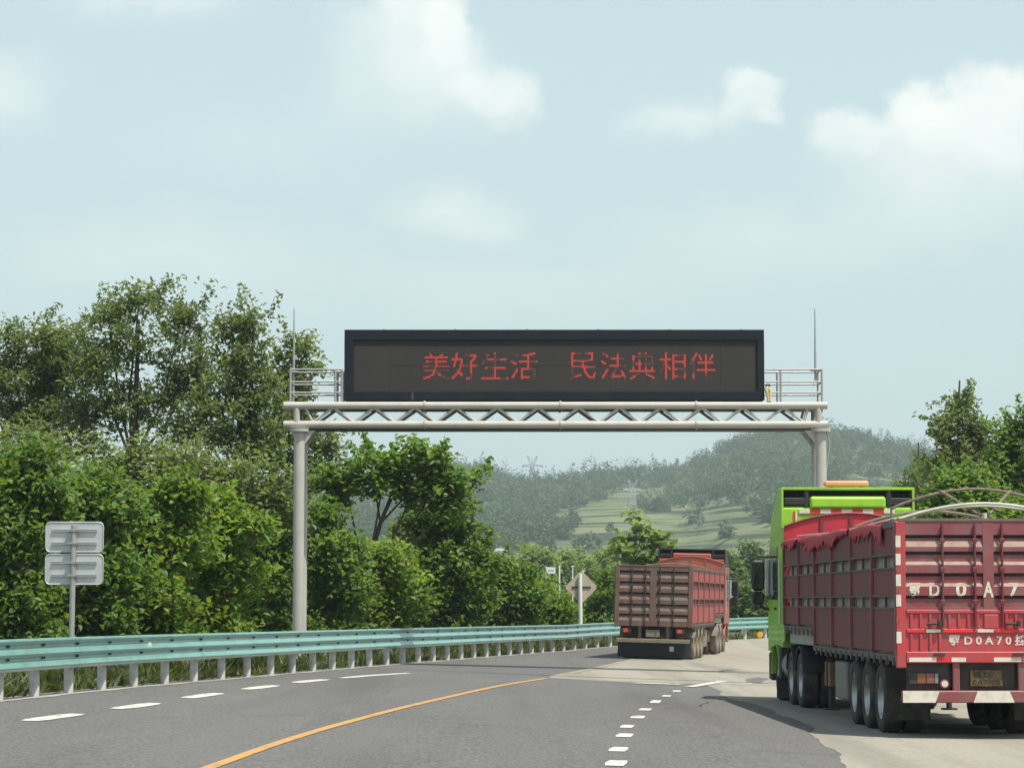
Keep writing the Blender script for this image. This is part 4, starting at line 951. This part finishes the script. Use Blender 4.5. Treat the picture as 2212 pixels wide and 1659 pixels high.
    for s in (-1, 1):
        mb = MB(); a, b = sorted((s * 1.131, s * (HW + .02))); mb.bbox(a, b, -.012, .09, .99 if sp['tail'] else 1.06, 3.02, M['post']); B('corner_post', mb)
    for x in sp['rods']:
        mb = MB(); mb.tube([(x, -.03, 1.55 if sp['tail'] else 1.1), (x, -.03, 2.98)], .018, M['rod'], 8)
        for z in (1.9, 2.35, 2.75): mb.bbox(x - .035, x + .035, -.05, -.004, z - .03, z + .03, M['rod'], .006)
        B('lock_rod', mb, gate)
    if sp['tail']:
        # lower tailgate
        mb = MB(); mb.box(-1.13, 1.13, .005, .06, 1.2, zl - .003, M['tail']); mb.bbox(-1.13, 1.13, -.02, .004, zl - .06, zl - .004, M['tail']); mb.bbox(-1.13, 1.13, -.02, .004, 1.475, 1.53, M['tail']); mb.bbox(-1.14, 1.14, -.025, .004, 1.06, 1.215, M['tail'])
        for k in range(17):
            x = -1.06 + k * .1325; mb.bbox(x - .02, x + .02, -.016, .0035, 1.535, zl - .065, M['tail'], .006)
            if x < -.55 or x > .8: mb.bbox(x - .02, x + .02, -.016, .0035, 1.22, 1.47, M['tail'], .006)
        mb.bbox(-.05, .15, -.02, .003, 1.532, 1.73, M['tail']); tg = B('tailgate', mb)
        mb = MB()
        for x in (-.70, .40): mb.bbox(x - .06, x + .1, -.055, -.026, 1.17, 1.2, 'chassis', .004); mb.tube([(x - .15, -.04, 1.60), (x + .05, -.04, 1.60)], .018, 'chassis', 8); mb.tube([(x + .03, -.045, 1.56), (x + .03, -.045, 1.64)], .03, 'chassis', 8)
        B('latch', mb, tg)
        mb = MB()
        for x0, x1, m in ((-1.12, -.88, 'reflect_red'), (-.86, -.66, 'reflect_white'), (-.62, -.2, 'reflect_red'), (-.14, .08, 'reflect_white'), (.12, .4, 'reflect_red'), (.5, .8, 'reflect_red'), (.81, 1.0, 'reflect_white')): mb = MB(); mb.box(x0, x1, -.024, -.0205, 1.482, 1.524, m); B('reflective_strip', mb, tg)
        for x0, x1, m in ((-1.1, -.72, 'reflect_white'), (-.7, -.53, 'reflect_red'), (-.51, -.31, 'reflect_white'), (.13 - .05, .46, 'reflect_white'), (.8, 1.1, 'reflect_white')): mb = MB(); mb.box(x0, x1, -.029, -.0255, 1.075, 1.135, m); B('reflective_strip', mb, tg)
        me, sz = text_mesh('鄂 D 0 A 7 0 挂', .2, .002, 'letter_pink', bold=.006); o = link('lettering', me, tg, (.0, .001, 1.375)); k = 1.08 / sz[0]; o.scale = (k, 1, .15 / sz[1])
        # large painted characters following the pressed panel
        for ch, x in (('鄂', -.93), ('D', -.60 + .17), ('0', -.06 - .04), ('A', .21), ('7', .62), ('0', .98)):
            pass
        for ch, x in (('鄂', -1.0), ('D', -.73), ('0', -.36), ('A', .02), ('7', .38), ('0', .72), ('挂', 1.0)):
            me, sz = text_mesh(ch, .3, .0012, 'letter_cream', bold=.008); sx = .145 / sz[0] * (1.12 if ch in '鄂挂' else 1); kz = .215 / sz[1]
            # press each letter onto the profile of the doors
            n = len(me.vertices); 
            import bmesh
            bm = bmesh.new(); bm.from_mesh(me)
            for v in bm.verts: v.co.x *= sx; v.co.z = v.co.z * kz + 2.075
            for zc in (2.112, 2.152, 2.157, 1.992, 1.989, 1.97): bmesh.ops.bisect_plane(bm, geom=bm.verts[:] + bm.edges[:] + bm.faces[:], plane_co=(0, 0, zc), plane_no=(0, 0, 1))
            pz = sorted(set([(z, y) for y, z in prof]))
            zs = np.array([p[0] for p in pz]); ysn = np.array([p[1] for p in pz])
            flat = any(a < x < b for a, b in zip(edges[::2], edges[1::2]))
            for v in bm.verts:
                d = -.004 if flat else float(np.interp(v.co.z, zs, ysn)); v.co.y = v.co.y + d - .003
            bm.to_mesh(me); bm.free(); link('lettering', me, gate, (x, 0, 0))
        for z in (2.75, 2.50, 2.21, 1.93, 1.42):
            mb = MB(); mb.box(-HW - .019, -HW + .05, -.017, -.0125, z - .09, z + .07, 'reflect_white'); B('reflective_strip', mb)
            mb = MB(); mb.box(HW - .05, HW + .019, -.017, -.0125, z - .09, z + .07, 'reflect_white'); B('reflective_strip', mb)
        for z in (2.62, 2.35, 2.07, 1.65):
            mb = MB(); mb.box(-HW - .019, -HW + .03, -.0165, -.0125, z - .04, z + .04, 'rust_side'); B('reflective_strip', mb)
    # ---- under-run frame
    zb0, zb1 = sp['bumper']
    mb = MB(); mb.bbox(-1.2, 1.2, -.02, .08, zb0, zb1, M['bumper'], .015)
    for x in (-.44, .47): mb.bbox(x - .05, x + .05, .0, .07, zb1 - .004, 1.07, M['bumper'] if sp['tail'] else 'chassis'); 
    bp = B('rear_bumper', mb)
    if sp['tail']:
        mb = MB(); z0, z1 = zb0 + .004, zb1 - .004
        for pts in ([(-1.19, z0), (-.74, z0), (-.68, z1), (-1.19, z1)], [(-.21, z0), (.36, z0), (.29, z1), (-.15, z1)], [(.83, z0), (1.19, z0), (1.19, z1), (.77, z1)]): mb = MB(); mb.prism(pts, -.024, -.0205, 'reflect_white', 'y'); B('stripe', mb, bp)
        mb = MB()
        for x0, x1 in ((-1.12, -.52), (-.37, .39), (.55, 1.12)): mb.box(x0, x1, .09, .11, .69, 1.06, 'chassis')
        B('rear_plate_panel', mb)
    mb = MB(); mb.bbox(-.24, .21, .045, .06, .735, .96, 'plate_yellow' if sp['tail'] else 'mud_beige', .01); lp = B('licence_plate', mb)
    if sp['tail']:
        me, sz = text_mesh('鄂 D\n0A70挂', .1, .001, 'plate_ink'); o = link('plate_lettering', me, lp, (-.015, .042, .848)); o.scale = (.38 / sz[0], 1, .19 / sz[1])
    for s in (-1, 1):
        mb = MB()
        if sp['tail']:
            a, b = sorted((s * 1.1, s * .68)); mb.bbox(a, b, .05, .088, .76, .93, 'chassis'); 
            for x0, x1, m in ((.98, .86, 'lamp_amber'), (.85, .74, 'gate_red'), (.735, .685, 'tank')): a, b = sorted((s * x0, s * x1)); mb.bbox(a, b, .04, .052, .775, .915, m, .01)
            mb.tube([(s * .6, .03, .77), (s * .6, .06, .77)], .065, 'gate_red', 14); mb.tube([(s * .6, .02, .77), (s * .6, .0305, .77)], .045, 'letter_pink', 14)
        else:
            c = s * .88; mb.bbox(c - .15, c + .15, .02, .08, .86, 1.0, 'chassis'); mb.bbox(c - .09, c + .06, .005, .019, .87, .985, 'lamp_red', .02)
        B('tail_light', mb)
    # ---- wheels
    def wheel(x, y, dual=True, mt='rubber', mr='rim', rr=.515):
        w = empty('wheel', (x, y, rr), (0, 0, 0), root); s = 1 if x > 0 else -1
        tyre = [(-.135, rr * .60), (-.145, rr * .72), (-.14, rr * .9), (-.105, rr * .985), (-.05, rr), (.05, rr), (.105, rr * .985), (.14, rr * .9), (.145, rr * .72), (.135, rr * .60)]
        mb = MB()
        for off in ((0, -.31) if dual else (0,)): mb.lathe([(t + s * (off - .15), r) for t, r in tyre], mt, 32)
        B('tyre', mb, w)
        mb = MB(); pr = [(-.13, rr * .61), (-.11, rr * .55), (-.02 if not dual else -.12, rr * .42), (-.0 if not dual else -.1, rr * .3), (.03 if not dual else -.02, rr * .22), (.05 if not dual else .0, .001)]
        pr = [(.13, rr * .61), (.10, rr * .54), (-.04, rr * .46), (-.05, rr * .3), (.05, rr * .24), (.08, rr * .12), (.08, .001)] if dual else [(.13, rr * .61), (.12, rr * .54), (.1, rr * .4), (.13, rr * .25), (.16, rr * .1), (.16, .001)]
        mb.lathe([(s * (t - .15), r) for t, r in pr], mr, 28)
        for k in range(10):
            a = 2 * math.pi * k / 10; c = (s * (-.2 if dual else -.045), rr * .36 * math.cos(a), rr * .36 * math.sin(a)); mb.tube([c, (c[0] + s * .04, c[1], c[2])], .018, mr, 6)
        B('rim', mb, w); return w
    tyre_m = M['tyre']
    for y in (1.9, 3.21, 4.52):
        for s in (-1, 1): wheel(s * (HW - .03), y, True, tyre_m, M['rim'])
    TR = L - 1.9
    for y in (TR, TR + 1.35):
        for s in (-1, 1): wheel(s * (HW - .03), y, True, tyre_m, M['rim'])
    for s in (-1, 1): wheel(s * (HW - .08), L + 1.75, False, tyre_m, M['rim'])
    mb = MB()
    for y in (1.9, 3.21, 4.52, TR, TR + 1.35, L + 1.75): mb.tube([(-1., y, .515), (1., y, .515)], .075, 'chassis', 10)
    B('axle', mb)
    if sp['tail']:
        for s in (-1, 1):
            mb = MB(); a, b = sorted((s * 1.24, s * .60)); mb.box(a, b, 1.18, 1.195, .22, .98, 'rubber'); B('mudflap', mb)
    else:
        mb = MB(); mb.bbox(-1.2, 1.2, .5, .515, .07, .62, 'flap_navy', .005); mf = B('mudflap', mb)
        mb = MB(); mb.bbox(.5, .64, .48, .4985, .27, .43, 'reflect_white', .005); B('patch', mb, mf)
        for s in (-1, 1):
            mb = MB()
            for y in (1.9, 3.21, 4.52):
                pts = [(y + .60 * math.cos(R(a)), .515 + .62 * math.sin(R(a))) for a in range(20, 161, 14)]; pts += [(y + .57 * math.cos(R(a)), .515 + .59 * math.sin(R(a))) for a in range(160, 19, -14)]
                a, b = sorted((s * (HW - .0), s * .6)); mb.prism(pts, a, b, 'mud_beige')
            B('mudguard', mb)
    # ---- boxes under the bed
    for s in (-1, 1):
        mb = MB(); a, b = sorted((s * 1.18, s * .7)); mb.bbox(a, b, 5.5, 6.8, .35, .95, M['toolbox'], .02); mb.box(a + .02, b - .02, 6.0, 6.03, .34, .96, 'chassis'); B('toolbox', mb)
        mb = MB(); a, b = sorted((s * 1.15, s * .9)); mb.box(a, b, 7.6, 8.3, .5, .72, 'wood'); mb.box(a, b, 7.65, 8.25, .725, .9, 'wood'); mb.box(a - .02, b + .02, 7.9, 7.94, .45, .95, 'chassis'); B('wedge_rack', mb)
        mb = MB(); mb.tube([(s * 1.0, 8.55, .1), (s * 1.0, 8.55, .95)], .05, 'chassis', 8); mb.box(s * 1.0 - .12, s * 1.0 + .12, 8.42, 8.68, .08, .11, 'chassis'); B('landing_leg', mb)
    # ---- front wall with arched top
    arch = [(HW * math.cos(R(a)) if 0 else x, 3.29 + .25 * (1 - (x / HW) ** 2)) for a, x in ((0, -HW + 2 * HW * k / 14) for k in range(15))]
    mb = MB(); mb.prism([(-HW, 1.45)] + arch + [(HW, 1.45)], L - .02, L + .03, M['front'], 'y')
    for x in (-.55, 0, .55): mb.box(x - .03, x + .03, L - .05, L - .021, 2.6, 3.3 + .2 * (1 - x * x), M['side'])
    mb.tube([(x, L - .03, z + .01) for x, z in arch], .025, M['side'], 6)
    B('front_wall', mb)
    # ---- bows
    def bow(y, h0, h1, r, m, name='roof_bow', n=14, posts=False):
        mb = MB(); pts = [(-HW + .05 + (2 * HW - .1) * k / n, y, h0 + (h1 - h0) * (1 - abs(2 * k / n - 1) ** 1.9)) for k in range(n + 1)]
        mb.tube(pts, r, m, 8)
        if posts:
            for s in (-1, 1): mb.tube([(s * (HW - .05), y, 3.0), (s * (HW - .05), y, h0 + .01)], .016, m, 6)
        return B(name, mb)
    for y, h0, h1, r, m, ps in sp['bows']: bow(y, h0, h1, r, m, posts=ps)
    if sp['tail']:
        mb = MB()
        for s in (-1, 1): mb.tube([(s * .5, .75, 3.47), (s * .05, .12, 3.1)], .022, 'bow_brown', 8)
        mb.tube([(0, .1, 3.06), (0, .1, 3.14)], .035, 'bow_pale', 8); B('brace', mb)
    # ---- folded tarpaulin hanging along the left top rail
    if sp['tarp']:
        rg = np.random.default_rng(21); mb = MB(); n = 220; y0, y1 = 1.1, L - .1; vs = []; fs = []
        rows = 8
        for k in range(n):
            y = y0 + (y1 - y0) * k / (n - 1); env = .16 + .07 * math.sin(y * .9 + .8) + .06 * math.sin(y * 2.3); drop = max(.07, env) + .06 * math.sin(y * 9) * math.sin(y * 4.1) + rg.uniform(-.06, .06)
            fold = .03 * math.sin(y * 17) + .02 * math.sin(y * 31 + 1) + rg.normal(0, .006)
            for j in range(rows):
                t = j / (rows - 1)
                if j < 3: x = -HW + .22 - .13 * j; z = top + .03 + .02 * math.sin(y * 2.1 + j) + .02 * (j < 2)
                else: u = (j - 2) / (rows - 3); x = -HW - .045 - abs(fold) * u * .6 - .004; z = top + .03 - drop * u
                vs.append((x, y, z))
        for k in range(n - 1):
            for j in range(rows - 1): a = k * rows + j; fs.append((a, a + 1, a + rows + 1, a + rows))
        mb.add(vs, fs, 'tarp_red', True); o = B('tarpaulin', mb)
        md = o.modifiers.new('thickness', 'SOLIDIFY'); md.thickness = .012
        mb = MB()
        for x in (.12, .2): mb.tube([(-HW + .03, .3, 3.05 + x * .1), (-HW - .02 + x, L * .5, 3.03), (-HW + .1 + x, L - .2, 3.12)], .016, 'bow_pale', 6)
        B('rope', mb)
    # ---- tractor
    cb = L + .35; cf = cb + 2.3; CH = sp['cab_h']; W = 1.25; cm = M['cab']
    cab = None
    side = [(cb, 1.05), (cb + .0, CH - .40), (cb + .08, CH - .34), (cf - .75, CH - .45), (cf - .5, 3.25), (cf - .2, 2.9), (cf, 2.0), (cf + .05, 1.9), (cf + .05, .95), (cf - .3, .95), (cf - .35, 1.02), (cf - 1.3, 1.10)]
    mb = MB(); mb.prism(side, -W, W, cm); 
    # raised panel on the back wall
    mb.bbox(-.72, .72, cb - .05, cb + .3, CH - .41, CH - .17, cm, .04)
    cab = B('cab', mb, bevel=.03)
    # hollow roof deflector
    mb = MB(); roof = [(cb - .02, CH - .05), (cb - .02, CH), (cb + .5, CH - .02), (cf - .7, CH - .5), (cf - .62, CH - .56), (cb + .5, CH - .07)]
    mb.prism(roof, -W - .01, W + .01, M['roof'])
    for s in (-1, 1):
        a, b = sorted((s * (W - .035), s * (W + .009))); mb.prism([(cb - .02, 3.2), (cb - .02, CH - .051), (cb + .5, CH - .071), (cf - .62, CH - .561), (cf - .62, 3.2)], a, b, M['roof'])
        # side fairing trailing behind the cab
        a, b = sorted((s * (W - .03), s * (W + .004))); mb.box(a, b, cb - .28, cb - .022, 1.15, 3.3, cm if s < 0 and sp['tail'] else 'black_plastic')
    B('roof_deflector', mb, cab, bevel=.008)
    mb = MB(); mb.box(-W + .04, W - .04, cb + .42, cb + .45, CH - .33, CH - .08, 'black_plastic')
    for x in (-.78, .78): mb.tube([(x, cb + .05, CH - .36), (x, cb + .05, CH - .06)], .06, 'black_plastic', 8)
    mb.bbox(-W + .05, -.73, cb + .0, cb + .12, CH - .33, CH - .2, 'black_plastic'); mb.bbox(.73, W - .05, cb + .0, cb + .12, CH - .33, CH - .2, 'black_plastic'); B('deflector_frame', mb, cab)
    for s in (-1, 1):
        mb = MB(); a, b = sorted((s * (W + .001), s * (W + .012))); mb.prism([(cb + .7, 1.95), (cb + .7, 2.95), (cf - .36, 2.95), (cf - .1, 1.95)], a, b, 'glass_dark'); B('side_window', mb, cab)
        mb = MB(); mb.bbox(*sorted((s * (W + .012), s * (W + .04))), cb + .9, cb + 1.05, 1.75, 1.8, 'black_plastic', .005); B('door_handle', mb, cab)
        # mirrors on an arm
        mb = MB(); a, b = sorted((s * (W + .09), s * (W + .34))); mb.bbox(a, b, cf - .22, cf - .05, 2.12, 2.72, 'black_plastic', .05); mb.bbox(a, b, cf - .22, cf - .06, 1.85, 2.1, 'black_plastic', .05)
        mb.tube([(s * W, cf - .15, 2.78), (s * (W + .2), cf - .13, 2.78), (s * (W + .2), cf - .13, 2.6)], .025, 'black_plastic', 8); mb.tube([(s * W, cf - .15, 1.75), (s * (W + .15), cf - .13, 1.8), (s * (W + .18), cf - .13, 1.9)], .03, 'black_plastic', 8)
        mr = B('mirror', mb, cab)
        mb = MB(); mb.bbox(a + .03, b - .03, cf - .232, cf - .221, 2.16, 2.68, 'glass_dark', .004); mb.bbox(a + .03, b - .03, cf - .232, cf - .221, 1.88, 2.07, 'glass_dark', .004); B('mirror_glass', mb, mr)
        mb = MB(); a2, b2 = sorted((s * (W + .02), s * (W + .085))); mb.bbox(a2, b2, cf - .3, cf - .27, 2.02, 2.72, 'alu', .01); B('window_visor', mb, cab)
        # grab rail
        mb = MB(); mb.tube([(s * (W + .05), cb + .02, 1.5), (s * (W + .05), cb + .02, 2.7)], .018, 'alu', 8); B('grab_rail', mb, cab)
        mb = MB(); a, b = sorted((s * (W - .22), s * (W - .02))); pts = [(L + 1.75 + .63 * math.cos(R(q)), .515 + .63 * math.sin(R(q))) for q in range(0, 181, 15)] + [(L + 1.75 + .58 * math.cos(R(q)), .515 + .58 * math.sin(R(q))) for q in range(180, -1, -15)]
        mb.prism(pts, a, b, cm); B('wheel_arch', mb, cab)
        # skirt and tank between the axles
        mb = MB(); mb.tube([(s * .95, TR + .0 + 1.95, .72), (s * .95, L + .95, .72)], .28, M['tank'], 18); B('fuel_tank', mb)
        mb = MB(); pts = [(q + .0) for q in ()]
        for y in (TR, TR + 1.35):
            pr = [(y + .60 * math.cos(R(q)), .515 + .60 * math.sin(R(q))) for q in range(15, 166, 15)] + [(y + .57 * math.cos(R(q)), .515 + .57 * math.sin(R(q))) for q in range(165, 14, -15)]
            a, b = sorted((s * (W - .02), s * .62)); mb.prism(pr, a, b, 'black_plastic' if sp['tail'] else 'mud_beige')
        B('mudguard', mb)
    mb = MB(); mb.prism([(cf - .53, 2.94 + .33), (cf - .16, 2.87), (cf + .02, 2.05), (cf + .03, 2.05), (cf - .15, 2.89), (cf - .52, 3.28)], -W + .08, W - .08, 'glass_dark'); B('windscreen', mb, cab)
    mb = MB(); mb.bbox(-W + .02, W - .02, cf - .2, cf + .14, .38, .94, 'black_plastic' if sp['tail'] else 'mud_beige', .04); B('front_bumper', mb, cab)
    mb = MB()
    for x in (-.42, .42): mb.box(x - .06, x + .06, TR - .9, cf - .2, .7, .95, 'chassis')
    mb.box(-.6, .6, TR - .1, TR + 1.3, .96, 1.15, 'chassis'); mb.tube([(0, TR + .6, 1.15), (0, TR + .6, 1.22)], .45, 'chassis', 16); mb.bbox(-.9, .9, cb + .3, cf - .4, .55, 1.02, 'chassis'); B('tractor_frame', mb)
    if sp['tail']:
        mb = MB()
        for k in range(9):
            x = -.92 + k * .2; mb.box(x, x + .2, cb - .02, cb - .003, 3.56, 3.64, 'reflect_red' if k % 2 else 'reflect_white')
        B('reflective_strip', mb, cab)
        mb = MB(); mb.box(-1.03, -.99, cb - .012, cb - .003, 3.32, 3.6, 'reflect_red'); mb.box(-.99, -.96, cb - .012, cb - .003, 3.32, 3.6, 'reflect_white'); B('reflective_strip', mb, cab)
        mb = MB(); mb.bbox(-.42, .42, cb + .1, cb + .3, CH + .02, CH + .13, 'orange', .03); mb.box(-.3, -.25, cb + .15, cb + .25, CH - .03, CH + .02, 'chassis'); mb.box(.25, .3, cb + .15, cb + .25, CH - .03, CH + .02, 'chassis'); B('roof_sign', mb, cab)
        mb = MB(); mb.bbox(-W - .005, -W + .2, L + .72, L + .98, .45, 1.05, 'black_plastic', .03); B('step_fairing', mb, cab)
        mb = MB(); mb.box(-W - .02, -W + .3, L + 1.15, L + 1.165, .08, .5, 'chassis'); B('front_mudflap', mb)
    else:
        mb = MB(); mb.tube([(.55, cb - .03, 3.3), (.55, cb - .06, 3.3)], .09, 'chassis', 14); mb.box(.85, .95, cb - .06, cb - .03, 2.6, 3.4, cm); B('rear_vent', mb, cab)
    return root

T1 = dict(label='near maroon cargo truck with lime green cab and white letters on its rear gate', loc=(6.60, 38.0, -.15), rot=(0, 0, R(1.2)), tail=True, tarp=True, cab_h=4.05,
          pockets=[(2.83, 2.74, 2.66), (2.60, 2.455, 2.41), (2.30, 2.155, 2.11), (1.99, 1.83, None)], cols=[(-1.13, -.05), (.10, 1.13)], slot=.045, rods=(-.62, -.17, .21, .66), bumper=(.51, .677),
          bows=[(.10, 3.05, 3.27, .022, 'bow_pale', False), (.24, 3.04, 3.24, .02, 'bow_pale', False), (.75, 3.22, 3.50, .02, 'bow_brown', True), (L_ := 4.3, 3.06, 3.3, .022, 'bow_brown', False)],
          m=dict(frame='gate_red', side='maroon', rail='grey_frame', gate='gate_red', post='bright_red', rod='maroon', tail='bright_red', bumper='gate_red', tyre='rubber', rim='rim', toolbox='toolbox', front='tarp_red', roof='lime', cab='lime', tank='tank'))
build_truck(T1)
T2 = dict(label='far rusty red cargo truck with muddy wheels rounding the bend ahead', loc=(4.56, 89.0, float(zroad(4.56, 89))), rot=(0, R(1.4), R(-9.0)), tail=False, tarp=False, cab_h=3.85,
          pockets=[(2.87, 2.72, 2.64), (2.52, 2.37, 2.29), (2.17, 2.02, 1.93), (1.80, 1.66, 1.57), (1.47, 1.34, 1.25)], cols=[(-1.13, -.12), (.08, 1.13)], slot=.06, rods=(-.71, -.27, .2, .65), bumper=(.54, .67),
          bows=[(6., 3.05, 3.2, .02, 'bow_brown', False)],
          m=dict(frame='rust_side', side='rust_side', rail='grey_frame', gate='rust_gate', post='rust_gate', rod='chassis', tail='rust_gate', bumper='mud_beige', tyre='mud_beige', rim='mud_beige', toolbox='mud_beige', front='cab_orange', roof='chassis', cab='cab_orange', tank='mud_beige'))
build_truck(T2)

# ------------------------------------------------------------------ haze
def build_haze():
    mb = MB(); m = bpy.data.materials.new('haze'); m.use_nodes = True; nt = m.node_tree; nt.nodes.clear(); out = nt.nodes.new('ShaderNodeOutputMaterial'); v = nt.nodes.new('ShaderNodeVolumePrincipled')
    v.inputs['Color'].default_value = (.82, .95, 1, 1); v.inputs['Density'].default_value = .00018; v.inputs['Anisotropy'].default_value = .1; nt.links.new(v.outputs[0], out.inputs['Volume']); MATS['haze'] = m
    mb.box(-6500, 6500, -400, 9500, -12, 175, 'haze'); tag(mb.build('haze'), kind='stuff', label='thin pale summer haze lying over the valley', cat='haze')
build_haze()
